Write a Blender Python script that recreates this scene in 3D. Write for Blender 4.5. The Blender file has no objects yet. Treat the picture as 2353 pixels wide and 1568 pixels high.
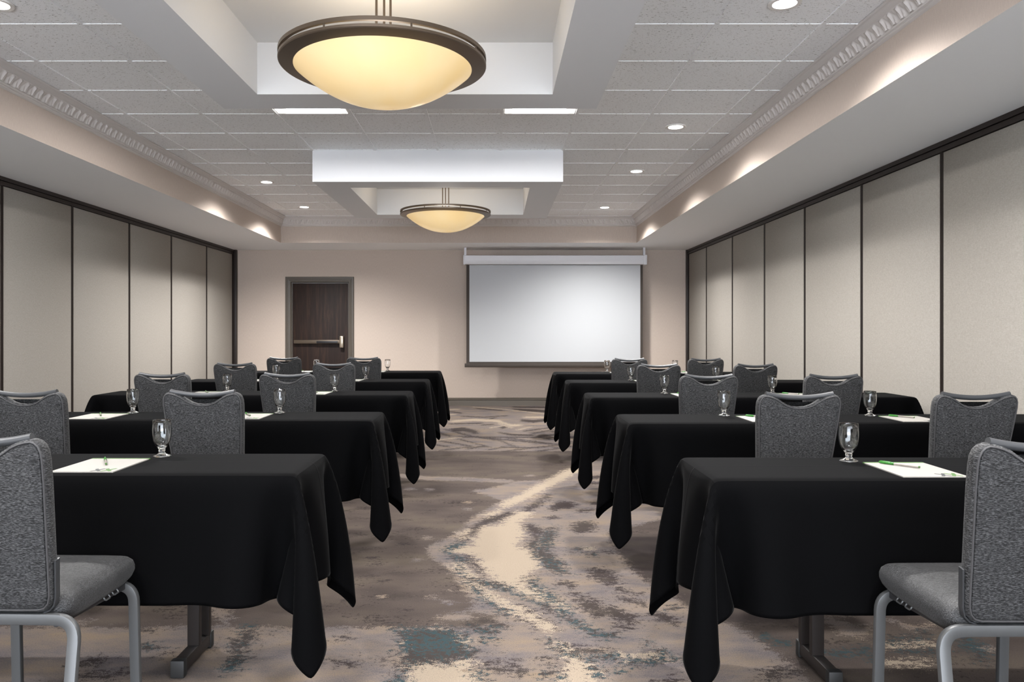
import bpy, bmesh, math, random
import numpy as np
from mathutils import Vector, Matrix

# ------------------------------------------------------------------ camera, world, exposure
S = bpy.context.scene
COL = S.collection
cam_d = bpy.data.cameras.new('camera')
cam = bpy.data.objects.new('camera', cam_d)
COL.objects.link(cam)
EYE = 1.235
cam.location = (0, 0, EYE)
cam.rotation_euler = (math.pi / 2, 0, 0)
cam_d.sensor_width = 36
cam_d.lens = 36 * 1780 / 2353
cam_d.shift_x = 0.0172
cam_d.shift_y = -0.0085
cam_d.clip_start = 0.05
S.camera = cam
w = bpy.data.worlds.new('world')
S.world = w
w.use_nodes = True
w.node_tree.nodes['Background'].inputs[0].default_value = (0.90, 0.965, 1.06, 1)
w.node_tree.nodes['Background'].inputs[1].default_value = 2.6
S.view_settings.view_transform = 'Standard'
S.view_settings.look = 'None'
S.view_settings.gamma = 1
S.view_settings.use_curve_mapping = False
S.view_settings.exposure = 2.03
SPOT_W = 158          # each recessed downlight
TROFFER_E = 34       # emission of each troffer lens
BOWL_E = 0.138         # glow of the alabaster bowls
UPLIGHT_W = 2.6       # lamp inside each bowl

# ------------------------------------------------------------------ helpers
def sRGB(r, g, b):
    f = lambda c: (c / 255 / 12.92) if c / 255 <= 0.04045 else ((c / 255 + 0.055) / 1.055) ** 2.4
    return (f(r), f(g), f(b), 1)

def new_mat(name, col=(0.5, 0.5, 0.5, 1), rough=0.6, metal=0.0, **kw):
    m = bpy.data.materials.new(name)
    m.use_nodes = True
    b = m.node_tree.nodes['Principled BSDF']
    b.inputs['Base Color'].default_value = col
    b.inputs['Roughness'].default_value = rough
    b.inputs['Metallic'].default_value = metal
    for k, v in kw.items():
        b.inputs[k.replace('_', ' ')].default_value = v
    return m

class NT:
    """small helper for building node trees"""
    def __init__(s, m):
        s.t = m.node_tree; s.n = s.t.nodes; s.l = s.t.links
        s.b = s.n['Principled BSDF']
    def node(s, kind, **kw):
        n = s.n.new(kind)
        for k, v in kw.items(): setattr(n, k, v)
        return n
    def link(s, a, b): s.l.new(a, b)
    def coord(s, scale=(1, 1, 1), kind='Object', rot=(0, 0, 0)):
        t = s.node('ShaderNodeTexCoord'); m = s.node('ShaderNodeMapping')
        m.inputs['Scale'].default_value = scale
        m.inputs['Rotation'].default_value = rot
        s.link(t.outputs[kind], m.inputs[0]); return m.outputs[0]
    def noise(s, vec, scale=5, detail=3, rough=0.5, dist=0.0):
        n = s.node('ShaderNodeTexNoise')
        n.inputs['Scale'].default_value = scale; n.inputs['Detail'].default_value = detail
        n.inputs['Roughness'].default_value = rough; n.inputs['Distortion'].default_value = dist
        s.link(vec, n.inputs['Vector']); return n.outputs['Fac']
    def math(s, op, a, b=0.0, c=None, clamp=False):
        n = s.node('ShaderNodeMath', operation=op); n.use_clamp = clamp
        for i, v in enumerate((a, b, c)):
            if v is None: continue
            if isinstance(v, (int, float)): n.inputs[i].default_value = v
            else: s.link(v, n.inputs[i])
        return n.outputs[0]
    def ramp(s, fac, stops):
        n = s.node('ShaderNodeValToRGB'); e = n.color_ramp.elements
        while len(e) < len(stops): e.new(0.5)
        for i, (p, c) in enumerate(stops):
            e[i].position = p; e[i].color = c if len(c) == 4 else (*c, 1)
        s.link(fac, n.inputs[0]); return n.outputs[0]
    def mix(s, fac, a, b, mode='MIX'):
        n = s.node('ShaderNodeMix', data_type='RGBA', blend_type=mode)
        for sock, v in ((n.inputs[0], fac), (n.inputs[6], a), (n.inputs[7], b)):
            if isinstance(v, (int, float, tuple)): sock.default_value = v
            else: s.link(v, sock)
        return n.outputs[2]
    def bump(s, h, strength=0.3, dist=0.01):
        n = s.node('ShaderNodeBump')
        n.inputs['Strength'].default_value = strength; n.inputs['Distance'].default_value = dist
        s.link(h, n.inputs['Height']); s.link(n.outputs[0], s.b.inputs['Normal'])
    def base(s, c): s.link(c, s.b.inputs['Base Color'])

def mesh_from(verts, faces, name='m'):
    me = bpy.data.meshes.new(name)
    me.from_pydata([tuple(v) for v in verts], [], faces); me.update()
    return me

def obj(name, data, mat=None, parent=None, smooth=True, angle=35, kind=None, label=None):
    """link one mesh object; data is a bmesh or a mesh"""
    if isinstance(data, bmesh.types.BMesh):
        me = bpy.data.meshes.new(name); data.to_mesh(me); data.free()
    else: me = data
    o = bpy.data.objects.new(name, me); COL.objects.link(o)
    if mat is not None:
        me.materials.clear()
        for m in (mat if isinstance(mat, (list, tuple)) else [mat]): me.materials.append(m)
    if smooth and len(me.polygons):
        me.polygons.foreach_set('use_smooth', [True] * len(me.polygons))
        if angle: 
            me.set_sharp_from_angle(angle=math.radians(angle))
    if parent is not None: o.parent = parent
    if kind: o['kind'] = kind
    if label: o['label'] = label
    return o

def thing(name, label, cat, loc=(0, 0, 0), rz=0.0, group=None, kind=None):
    o = bpy.data.objects.new(name, None); COL.objects.link(o)
    o.empty_display_size = 0.1
    o.location = loc; o.rotation_euler = (0, 0, rz)
    if kind: o['kind'] = kind
    else: o['category'] = cat
    o['label'] = label
    if group: o['group'] = group
    return o

def dup(root, loc, rz=0.0, label=None, group=None):
    r = root.copy(); COL.objects.link(r); r.location = loc; r.rotation_euler = (0, 0, rz)
    if label: r['label'] = label
    if group: r['group'] = group
    for ch in list(root.children):
        c = ch.copy(); COL.objects.link(c); c.parent = r
        if ch.data is not None and ch.type == 'LIGHT': c.data = ch.data
        for g in list(ch.children):
            d = g.copy(); COL.objects.link(d); d.parent = c
    return r

def box(bm, x0, x1, y0, y1, z0, z1, bev=0.0, seg=2, mi=0):
    vs = [bm.verts.new(p) for p in ((x0, y0, z0), (x1, y0, z0), (x1, y1, z0), (x0, y1, z0), (x0, y0, z1), (x1, y0, z1), (x1, y1, z1), (x0, y1, z1))]
    fs = [bm.faces.new([vs[i] for i in f]) for f in ((3, 2, 1, 0), (4, 5, 6, 7), (0, 1, 5, 4), (1, 2, 6, 5), (2, 3, 7, 6), (3, 0, 4, 7))]
    for f in fs: f.material_index = mi
    if bev > 0:
        es = {e for f in fs for e in f.edges}
        bmesh.ops.bevel(bm, geom=list(es), offset=bev, segments=seg, affect='EDGES', profile=0.5)
    return bm

def bx(*a, **k): return box(bmesh.new(), *a, **k)

def lathe(bm, prof, n=48, c=(0, 0, 0), closed=False):
    rings = []
    for r, z in prof:
        if r < 1e-6: rings.append([bm.verts.new((c[0], c[1], c[2] + z))])
        else: rings.append([bm.verts.new((c[0] + r * math.cos(2 * math.pi * i / n), c[1] + r * math.sin(2 * math.pi * i / n), c[2] + z)) for i in range(n)])
    pairs = list(zip(rings, rings[1:]))
    if closed: pairs.append((rings[-1], rings[0]))
    for a, b in pairs:
        for i in range(n):
            j = (i + 1) % n
            if len(a) == 1 and len(b) == 1: continue
            if len(a) == 1: bm.faces.new((a[0], b[i], b[j]))
            elif len(b) == 1: bm.faces.new((a[i], b[0], a[j]))
            else: bm.faces.new((a[i], b[i], b[j], a[j]))
    return bm

def round_path(pts, r, seg=6):
    """round the corners of a polyline"""
    pts = [Vector(p) for p in pts]; out = [pts[0]]
    for i in range(1, len(pts) - 1):
        p, a, b = pts[i], pts[i - 1], pts[i + 1]
        d1, d2 = (a - p), (b - p)
        rr = min(r, d1.length * 0.49, d2.length * 0.49)
        s, e = p + d1.normalized() * rr, p + d2.normalized() * rr
        for k in range(seg + 1):
            t = k / seg
            out.append(s * (1 - t) ** 2 + p * 2 * t * (1 - t) + e * t * t)
    out.append(pts[-1]); return out

def sweep(bm, path, sec, up=(0, 1, 0), closed=False, cap=True):
    """sweep a closed 2-D section (a,b) along a path; b follows 'up'"""
    path = [Vector(p) for p in path]; n = len(path); rings = []
    up = Vector(up)
    for i, p in enumerate(path):
        if closed: t = path[(i + 1) % n] - path[i - 1]
        else: t = path[min(i + 1, n - 1)] - path[max(i - 1, 0)]
        t.normalize()
        b = (up - t * up.dot(t))
        if b.length < 1e-4: b = Vector((1, 0, 0)) - t * t.x
        b.normalize(); a = t.cross(b)
        rings.append([bm.verts.new(p + a * s[0] + b * s[1]) for s in sec])
    m = len(sec)
    for i in range(n if closed else n - 1):
        A, B = rings[i], rings[(i + 1) % n]
        for k in range(m):
            l = (k + 1) % m
            bm.faces.new((A[k], A[l], B[l], B[k]))
    if cap and not closed:
        bm.faces.new(rings[0][::-1]); bm.faces.new(rings[-1])
    return bm

def circ(r, n=10): return [(r * math.cos(2 * math.pi * i / n), r * math.sin(2 * math.pi * i / n)) for i in range(n)]
def rrect(w, h, r, seg=3):
    o = []
    for cx, cy, a0 in ((w / 2 - r, h / 2 - r, 0), (-w / 2 + r, h / 2 - r, 90), (-w / 2 + r, -h / 2 + r, 180), (w / 2 - r, -h / 2 + r, 270)):
        for k in range(seg + 1):
            a = math.radians(a0 + 90 * k / seg); o.append((cx + r * math.cos(a), cy + r * math.sin(a)))
    return o

def prism(bm, poly, z0, z1, mi=0):
    a = [bm.verts.new((x, y, z0)) for x, y in poly]; b = [bm.verts.new((x, y, z1)) for x, y in poly]
    f = bm.faces.new(a[::-1]); g = bm.faces.new(b); f.material_index = g.material_index = mi
    for i in range(len(poly)):
        j = (i + 1) % len(poly); h = bm.faces.new((a[i], a[j], b[j], b[i])); h.material_index = mi
    return bm

def fix(bm):
    bmesh.ops.recalc_face_normals(bm, faces=bm.faces); return bm

# ------------------------------------------------------------------ materials
def mat_wallpaper():
    m = new_mat('tan_wallpaper', sRGB(178, 158, 143), 0.75); t = NT(m)
    v = t.coord((1, 1, 1)); n1 = t.noise(v, 260, 3, 0.6)
    n2 = t.noise(t.coord((220, 220, 25)), 1, 3, 0.6)
    f = t.math('ADD', t.math('MULTIPLY', n1, 0.5), t.math('MULTIPLY', n2, 0.5))
    t.base(t.ramp(f, [(0.3, sRGB(178, 163, 152)), (0.7, sRGB(200, 186, 174))]))
    t.bump(f, 0.25, 0.002); return m
def mat_panel():
    m = new_mat('woven_panel_fabric', sRGB(190, 182, 172), 0.85); t = NT(m)
    a = t.noise(t.coord((60, 60, 420)), 1, 3, 0.6); b = t.noise(t.coord((420, 420, 60)), 1, 3, 0.6)
    f = t.math('ADD', t.math('MULTIPLY', a, 0.5), t.math('MULTIPLY', b, 0.5))
    t.base(t.ramp(f, [(0.3, sRGB(128, 123, 116)), (0.7, sRGB(162, 156, 148))]))
    t.bump(f, 0.35, 0.002); return m
def mat_tile():
    m = new_mat('fissured_ceiling_tile', sRGB(205, 203, 200), 0.9); t = NT(m)
    v = t.coord((1, 1, 1)); n = t.noise(t.coord((55, 130, 60), rot=(0, 0, 0.5)), 1, 2, 0.5, 0.6)
    n2 = t.noise(v, 190, 2, 0.5)
    f = t.math('GREATER_THAN', n, 0.655); g = t.math('GREATER_THAN', n2, 0.69)
    k = t.math('MAXIMUM', f, g)
    big = t.noise(v, 0.9, 1, 0.5)
    c = t.ramp(big, [(0.3, sRGB(240, 241, 242)), (0.7, sRGB(245, 246, 247))])
    t.base(t.mix(k, c, sRGB(172, 170, 168)))
    t.bump(t.math('MULTIPLY', k, -1), 0.5, 0.003); return m
def mat_paint(name, col, rough=0.7):
    m = new_mat(name, col, rough); t = NT(m)
    t.bump(t.noise(t.coord(), 160, 3, 0.6), 0.08, 0.002); return m
def mat_wood():
    m = new_mat('dark_walnut_veneer', sRGB(60, 44, 38), 0.6, Specular_IOR_Level=0.25); t = NT(m)
    n = t.noise(t.coord((22, 22, 1.4)), 1, 5, 0.65, 0.5); n2 = t.noise(t.coord((180, 180, 5)), 1, 3, 0.6)
    f = t.math('ADD', t.math('MULTIPLY', n, 0.75), t.math('MULTIPLY', n2, 0.25))
    t.base(t.ramp(f, [(0.3, sRGB(26, 18, 16)), (0.52, sRGB(40, 28, 24)), (0.72, sRGB(66, 47, 34))]))
    t.bump(n2, 0.08, 0.001); return m
def mat_cloth():
    m = new_mat('black_table_linen', (0.0010, 0.0010, 0.0012, 1), 0.8, Specular_IOR_Level=0.03, Sheen_Weight=0.014, Sheen_Roughness=0.3); t = NT(m)
    v = t.coord((1, 1, 1))
    a = t.noise(t.coord((900, 900, 900)), 1, 1, 0.5)
    b = t.noise(t.coord((4, 120, 120)), 1, 2, 0.5)
    # pressed fold down the middle of the cloth
    sx = t.node('ShaderNodeSeparateXYZ'); tc = t.node('ShaderNodeTexCoord'); t.link(tc.outputs['Object'], sx.inputs[0])
    d = t.math('ABSOLUTE', t.math('SUBTRACT', sx.outputs[1], t.math('MULTIPLY_ADD', t.noise(t.coord((1.2, 0, 0)), 1, 1, 0.5), 0.012, 0.012)))
    crease = t.math('SUBTRACT', 1.0, t.math('DIVIDE', d, 0.006), clamp=True)
    h = t.math('ADD', t.math('ADD', t.math('MULTIPLY', a, 0.2), t.math('MULTIPLY', b, 0.15)), t.math('MULTIPLY', crease, 1.2))
    t.bump(h, 0.35, 0.002); return m
def mat_chair():
    m = new_mat('grey_crinkle_upholstery', sRGB(88, 88, 91), 0.7, Specular_IOR_Level=0.25, Sheen_Weight=0.05, Sheen_Roughness=0.4); t = NT(m)
    w = t.noise(t.coord((9, 9, 9)), 1, 2, 0.5)
    mp = t.node('ShaderNodeMapping'); mp.inputs['Scale'].default_value = (120, 120, 620)
    tc = t.node('ShaderNodeTexCoord'); c = t.node('ShaderNodeCombineXYZ')
    ad = t.node('ShaderNodeVectorMath', operation='ADD')
    t.link(t.math('MULTIPLY', w, 0.022), c.inputs[2]); t.link(tc.outputs['Object'], ad.inputs[0]); t.link(c.outputs[0], ad.inputs[1])
    t.link(ad.outputs[0], mp.inputs[0])
    n = t.noise(mp.outputs[0], 1, 2.5, 0.55, 0.25)
    t.base(t.ramp(n, [(0.38, sRGB(12, 12, 12)), (0.5, sRGB(38, 38, 39)), (0.64, sRGB(74, 74, 75))]))
    t.bump(n, 0.7, 0.004); return m
def mat_seat():
    m = new_mat('grey_crinkle_seat_fabric', sRGB(110, 110, 112), 0.5, Specular_IOR_Level=0.35, Sheen_Weight=0.06, Sheen_Roughness=0.35); t = NT(m)
    n = t.noise(t.coord((110, 520, 420)), 1, 2.5, 0.55, 0.3)
    t.base(t.ramp(n, [(0.38, sRGB(14, 14, 15)), (0.5, sRGB(34, 34, 35)), (0.64, sRGB(60, 60, 61))]))
    t.bump(n, 0.6, 0.004); return m
def mat_bowl():
    m = new_mat('alabaster_glass', sRGB(250, 225, 165), 0.25); t = NT(m)
    v = t.coord((1, 1, 1))
    n = t.noise(v, 2.2, 4, 0.6, 0.8); n2 = t.noise(v, 2.1, 4, 0.6, 1.2)
    vein = t.math('SUBTRACT', 1.0, t.math('MULTIPLY', t.math('ABSOLUTE', t.math('SUBTRACT', n2, 0.5)), 45), clamp=True)
    sx = t.node('ShaderNodeSeparateXYZ'); t.link(v, sx.inputs[0])
    c = t.ramp(n, [(0.3, sRGB(240, 198, 124)), (0.5, sRGB(242, 208, 150)), (0.68, sRGB(244, 216, 168))])
    c = t.mix(t.math('MULTIPLY', vein, 0.10), c, sRGB(228, 190, 120))
    t.b.inputs['Base Color'].default_value = sRGB(222, 200, 156); t.link(c, t.b.inputs['Emission Color']); t.b.inputs['Emission Strength'].default_value = BOWL_E
    return m
def mat_carpet():
    m = new_mat('patterned_carpet', sRGB(97, 84, 77), 0.95, Specular_IOR_Level=0.1); t = NT(m)
    at = t.node('ShaderNodeAttribute', attribute_name='pattern')
    sp = t.node('ShaderNodeSeparateColor'); t.link(at.outputs['Color'], sp.inputs[0])
    v = t.coord((1, 1, 1))
    c0 = lambda n, k: t.math('MULTIPLY', t.math('SUBTRACT', n, 0.5), k)
    add = lambda *a: a[0] if len(a) == 1 else t.math('ADD', a[0], add(*a[1:]))
    jag = t.noise(t.coord((11, 22, 1)), 1, 2, 0.6); mid = t.noise(t.coord((42, 42, 2)), 1, 2, 0.6); fine = t.noise(t.coord((240, 130, 1)), 1, 2, 0.7)
    jag2 = t.noise(t.coord((12, 24, 7)), 1.3, 2, 0.6); mid2 = t.noise(t.coord((48, 46, 9)), 1, 2, 0.6); fine2 = t.noise(t.coord((260, 140, 5)), 1, 2, 0.7)
    nz = add(c0(jag, 1.0), c0(mid, 1.1), c0(fine, 1.5)); nz2 = add(c0(jag2, 1.0), c0(mid2, 1.1), c0(fine2, 1.5))
    def msk(s, n, amp): return t.math('MULTIPLY_ADD', t.math('ADD', t.math('SUBTRACT', s, 0.5), t.math('MULTIPLY', n, amp)), 60, 0.5, clamp=True)
    big = t.noise(t.coord((1.6, 3.2, 1)), 1, 3, 0.6); big2 = t.noise(t.coord((2.6, 5.6, 4)), 1, 4, 0.65)
    taupe = t.ramp(add(big, c0(fine, 0.5)), [(0.3, sRGB(55, 48, 45)), (0.48, sRGB(65, 57, 53)), (0.7, sRGB(75, 67, 59))])
    speck = t.math('GREATER_THAN', add(t.math('MULTIPLY', big2, 0.5), t.math('MULTIPLY', mid2, 0.35), t.math('MULTIPLY', fine2, 0.25)), 0.632)
    taupe = t.mix(t.math('MULTIPLY', speck, 0.8), taupe, sRGB(39, 33, 31))
    beige = t.ramp(add(big2, c0(fine2, 0.55)), [(0.28, sRGB(75, 70, 73)), (0.42, sRGB(88, 81, 79)), (0.55, sRGB(98, 88, 81)), (0.72, sRGB(108, 94, 79))])
    speck2 = t.math('GREATER_THAN', add(t.math('MULTIPLY', big, 0.5), t.math('MULTIPLY', mid, 0.35), t.math('MULTIPLY', fine, 0.25)), 0.655)
    beige = t.mix(t.math('MULTIPLY', speck2, 0.8), beige, sRGB(62, 55, 52))
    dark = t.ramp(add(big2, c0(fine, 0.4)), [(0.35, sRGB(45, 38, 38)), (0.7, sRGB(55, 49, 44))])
    c = t.mix(msk(sp.outputs[0], nz, 0.62), taupe, beige)
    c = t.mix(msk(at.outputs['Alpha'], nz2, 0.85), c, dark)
    c = t.mix(msk(sp.outputs[1], nz, 0.85), c, t.ramp(fine, [(0.2, sRGB(116, 104, 92)), (0.6, sRGB(130, 118, 104))]))
    c = t.mix(msk(sp.outputs[2], nz2, 0.9), c, t.ramp(add(big, c0(mid, 1.5), c0(fine, 0.7)), [(0.32, sRGB(39, 53, 57)), (0.43, sRGB(46, 55, 56)), (0.50, sRGB(49, 44, 42))]))
    c = t.mix(1.0, c, t.ramp(fine2, [(0.2, (0.80, 0.80, 0.80)), (0.8, (1.06, 1.06, 1.06))]), 'MULTIPLY')
    t.base(c); t.bump(t.noise(v, 330, 2, 0.6), 0.4, 0.004); return m

M = dict(
    wallpaper=mat_wallpaper(), panel=mat_panel(), tile=mat_tile(), wood=mat_wood(), cloth=mat_cloth(), chair=mat_chair(), seat=mat_seat(), bowl=mat_bowl(), carpet=mat_carpet(),
    tee=new_mat('painted_ceiling_tee', sRGB(236, 236, 237), 0.5),
    tray=mat_paint('tray_frame_paint', sRGB(222, 223, 225)), paint=mat_paint('grey_white_paint', sRGB(240, 241, 242)), white=mat_paint('white_tray_paint', sRGB(214, 214, 214)),  # tray: same paint as the soffit, colour darkened against the strong light on it
    crown=new_mat('grey_crown_paint', sRGB(204, 198, 194), 0.45), trim=new_mat('taupe_trim_paint', sRGB(79, 72, 64), 0.4),
    capline=new_mat('baseboard_cap_highlight', sRGB(150, 132, 110), 0.3),  # cap colour lightened to paint in the highlight along its edge
    brown=new_mat('dark_brown_metal', sRGB(39, 31, 28), 0.4, 0.3), bead=new_mat('bronze_bead', sRGB(110, 86, 62), 0.35, 0.6),
    bronze=new_mat('brushed_bronze', sRGB(117, 104, 91), 0.38, 0.75),
    piping=new_mat('grey_welt', sRGB(50, 49, 50), 0.7), metal=new_mat('grey_powdercoat', sRGB(73, 74, 75), 0.4, 0.35), dark=new_mat('dark_steel_frame', sRGB(41, 41, 43), 0.45, 0.3),
    handle=new_mat('charcoal_handle_coat', sRGB(54, 55, 57), 0.4, 0.2),
    rubber=new_mat('black_rubber', (0.01, 0.01, 0.01, 1), 0.6), tleg=new_mat('brown_black_table_leg', sRGB(37, 32, 30), 0.42, 0.2), laminate=new_mat('table_laminate', sRGB(150, 140, 125), 0.5),
    paper=new_mat('white_paper', sRGB(129, 126, 121), 0.6), green=new_mat('green_plastic', sRGB(31, 92, 23), 0.3), penwhite=new_mat('pen_white_plastic', sRGB(123, 117, 110), 0.3),
    logogreen=new_mat('logo_green_ink', sRGB(54, 86, 36), 0.6), logogrey=new_mat('logo_grey_ink', sRGB(43, 46, 47), 0.6), ink=new_mat('grey_ink', sRGB(104, 106, 90), 0.6),
    chrome=new_mat('satin_metal', sRGB(190, 178, 160), 0.3, 0.9), black=new_mat('black_plastic', (0.012, 0.012, 0.014, 1), 0.4), nickel=new_mat('satin_bar_metal', sRGB(97, 86, 75), 0.35, 0.6),
    fabric=new_mat('matte_screen_fabric', sRGB(170, 172, 175), 0.5), case=new_mat('screen_case_enamel', sRGB(214, 214, 218), 0.35), border=new_mat('screen_border_brown', sRGB(51, 43, 37), 0.7),
    ring=new_mat('light_trim_white', sRGB(225, 222, 218), 0.35), gold=new_mat('gold_reflector', sRGB(250, 226, 180), 0.3, 0.1),
)
def emis(name, col, e):
    m = new_mat(name, col, 0.5); b = m.node_tree.nodes['Principled BSDF']
    b.inputs['Emission Color'].default_value = col; b.inputs['Emission Strength'].default_value = e; return m
M['lens'] = emis('downlight_lens', (1, 0.98, 0.96, 1), 9)
M['tlens'] = emis('troffer_lens', (1, 0.985, 0.97, 1), TROFFER_E)
g = new_mat('clear_glass', (0.97, 0.98, 0.98, 1), 0.0, IOR=1.5); g.node_tree.nodes['Principled BSDF'].inputs['Transmission Weight'].default_value = 1
M['glass'] = g

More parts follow.
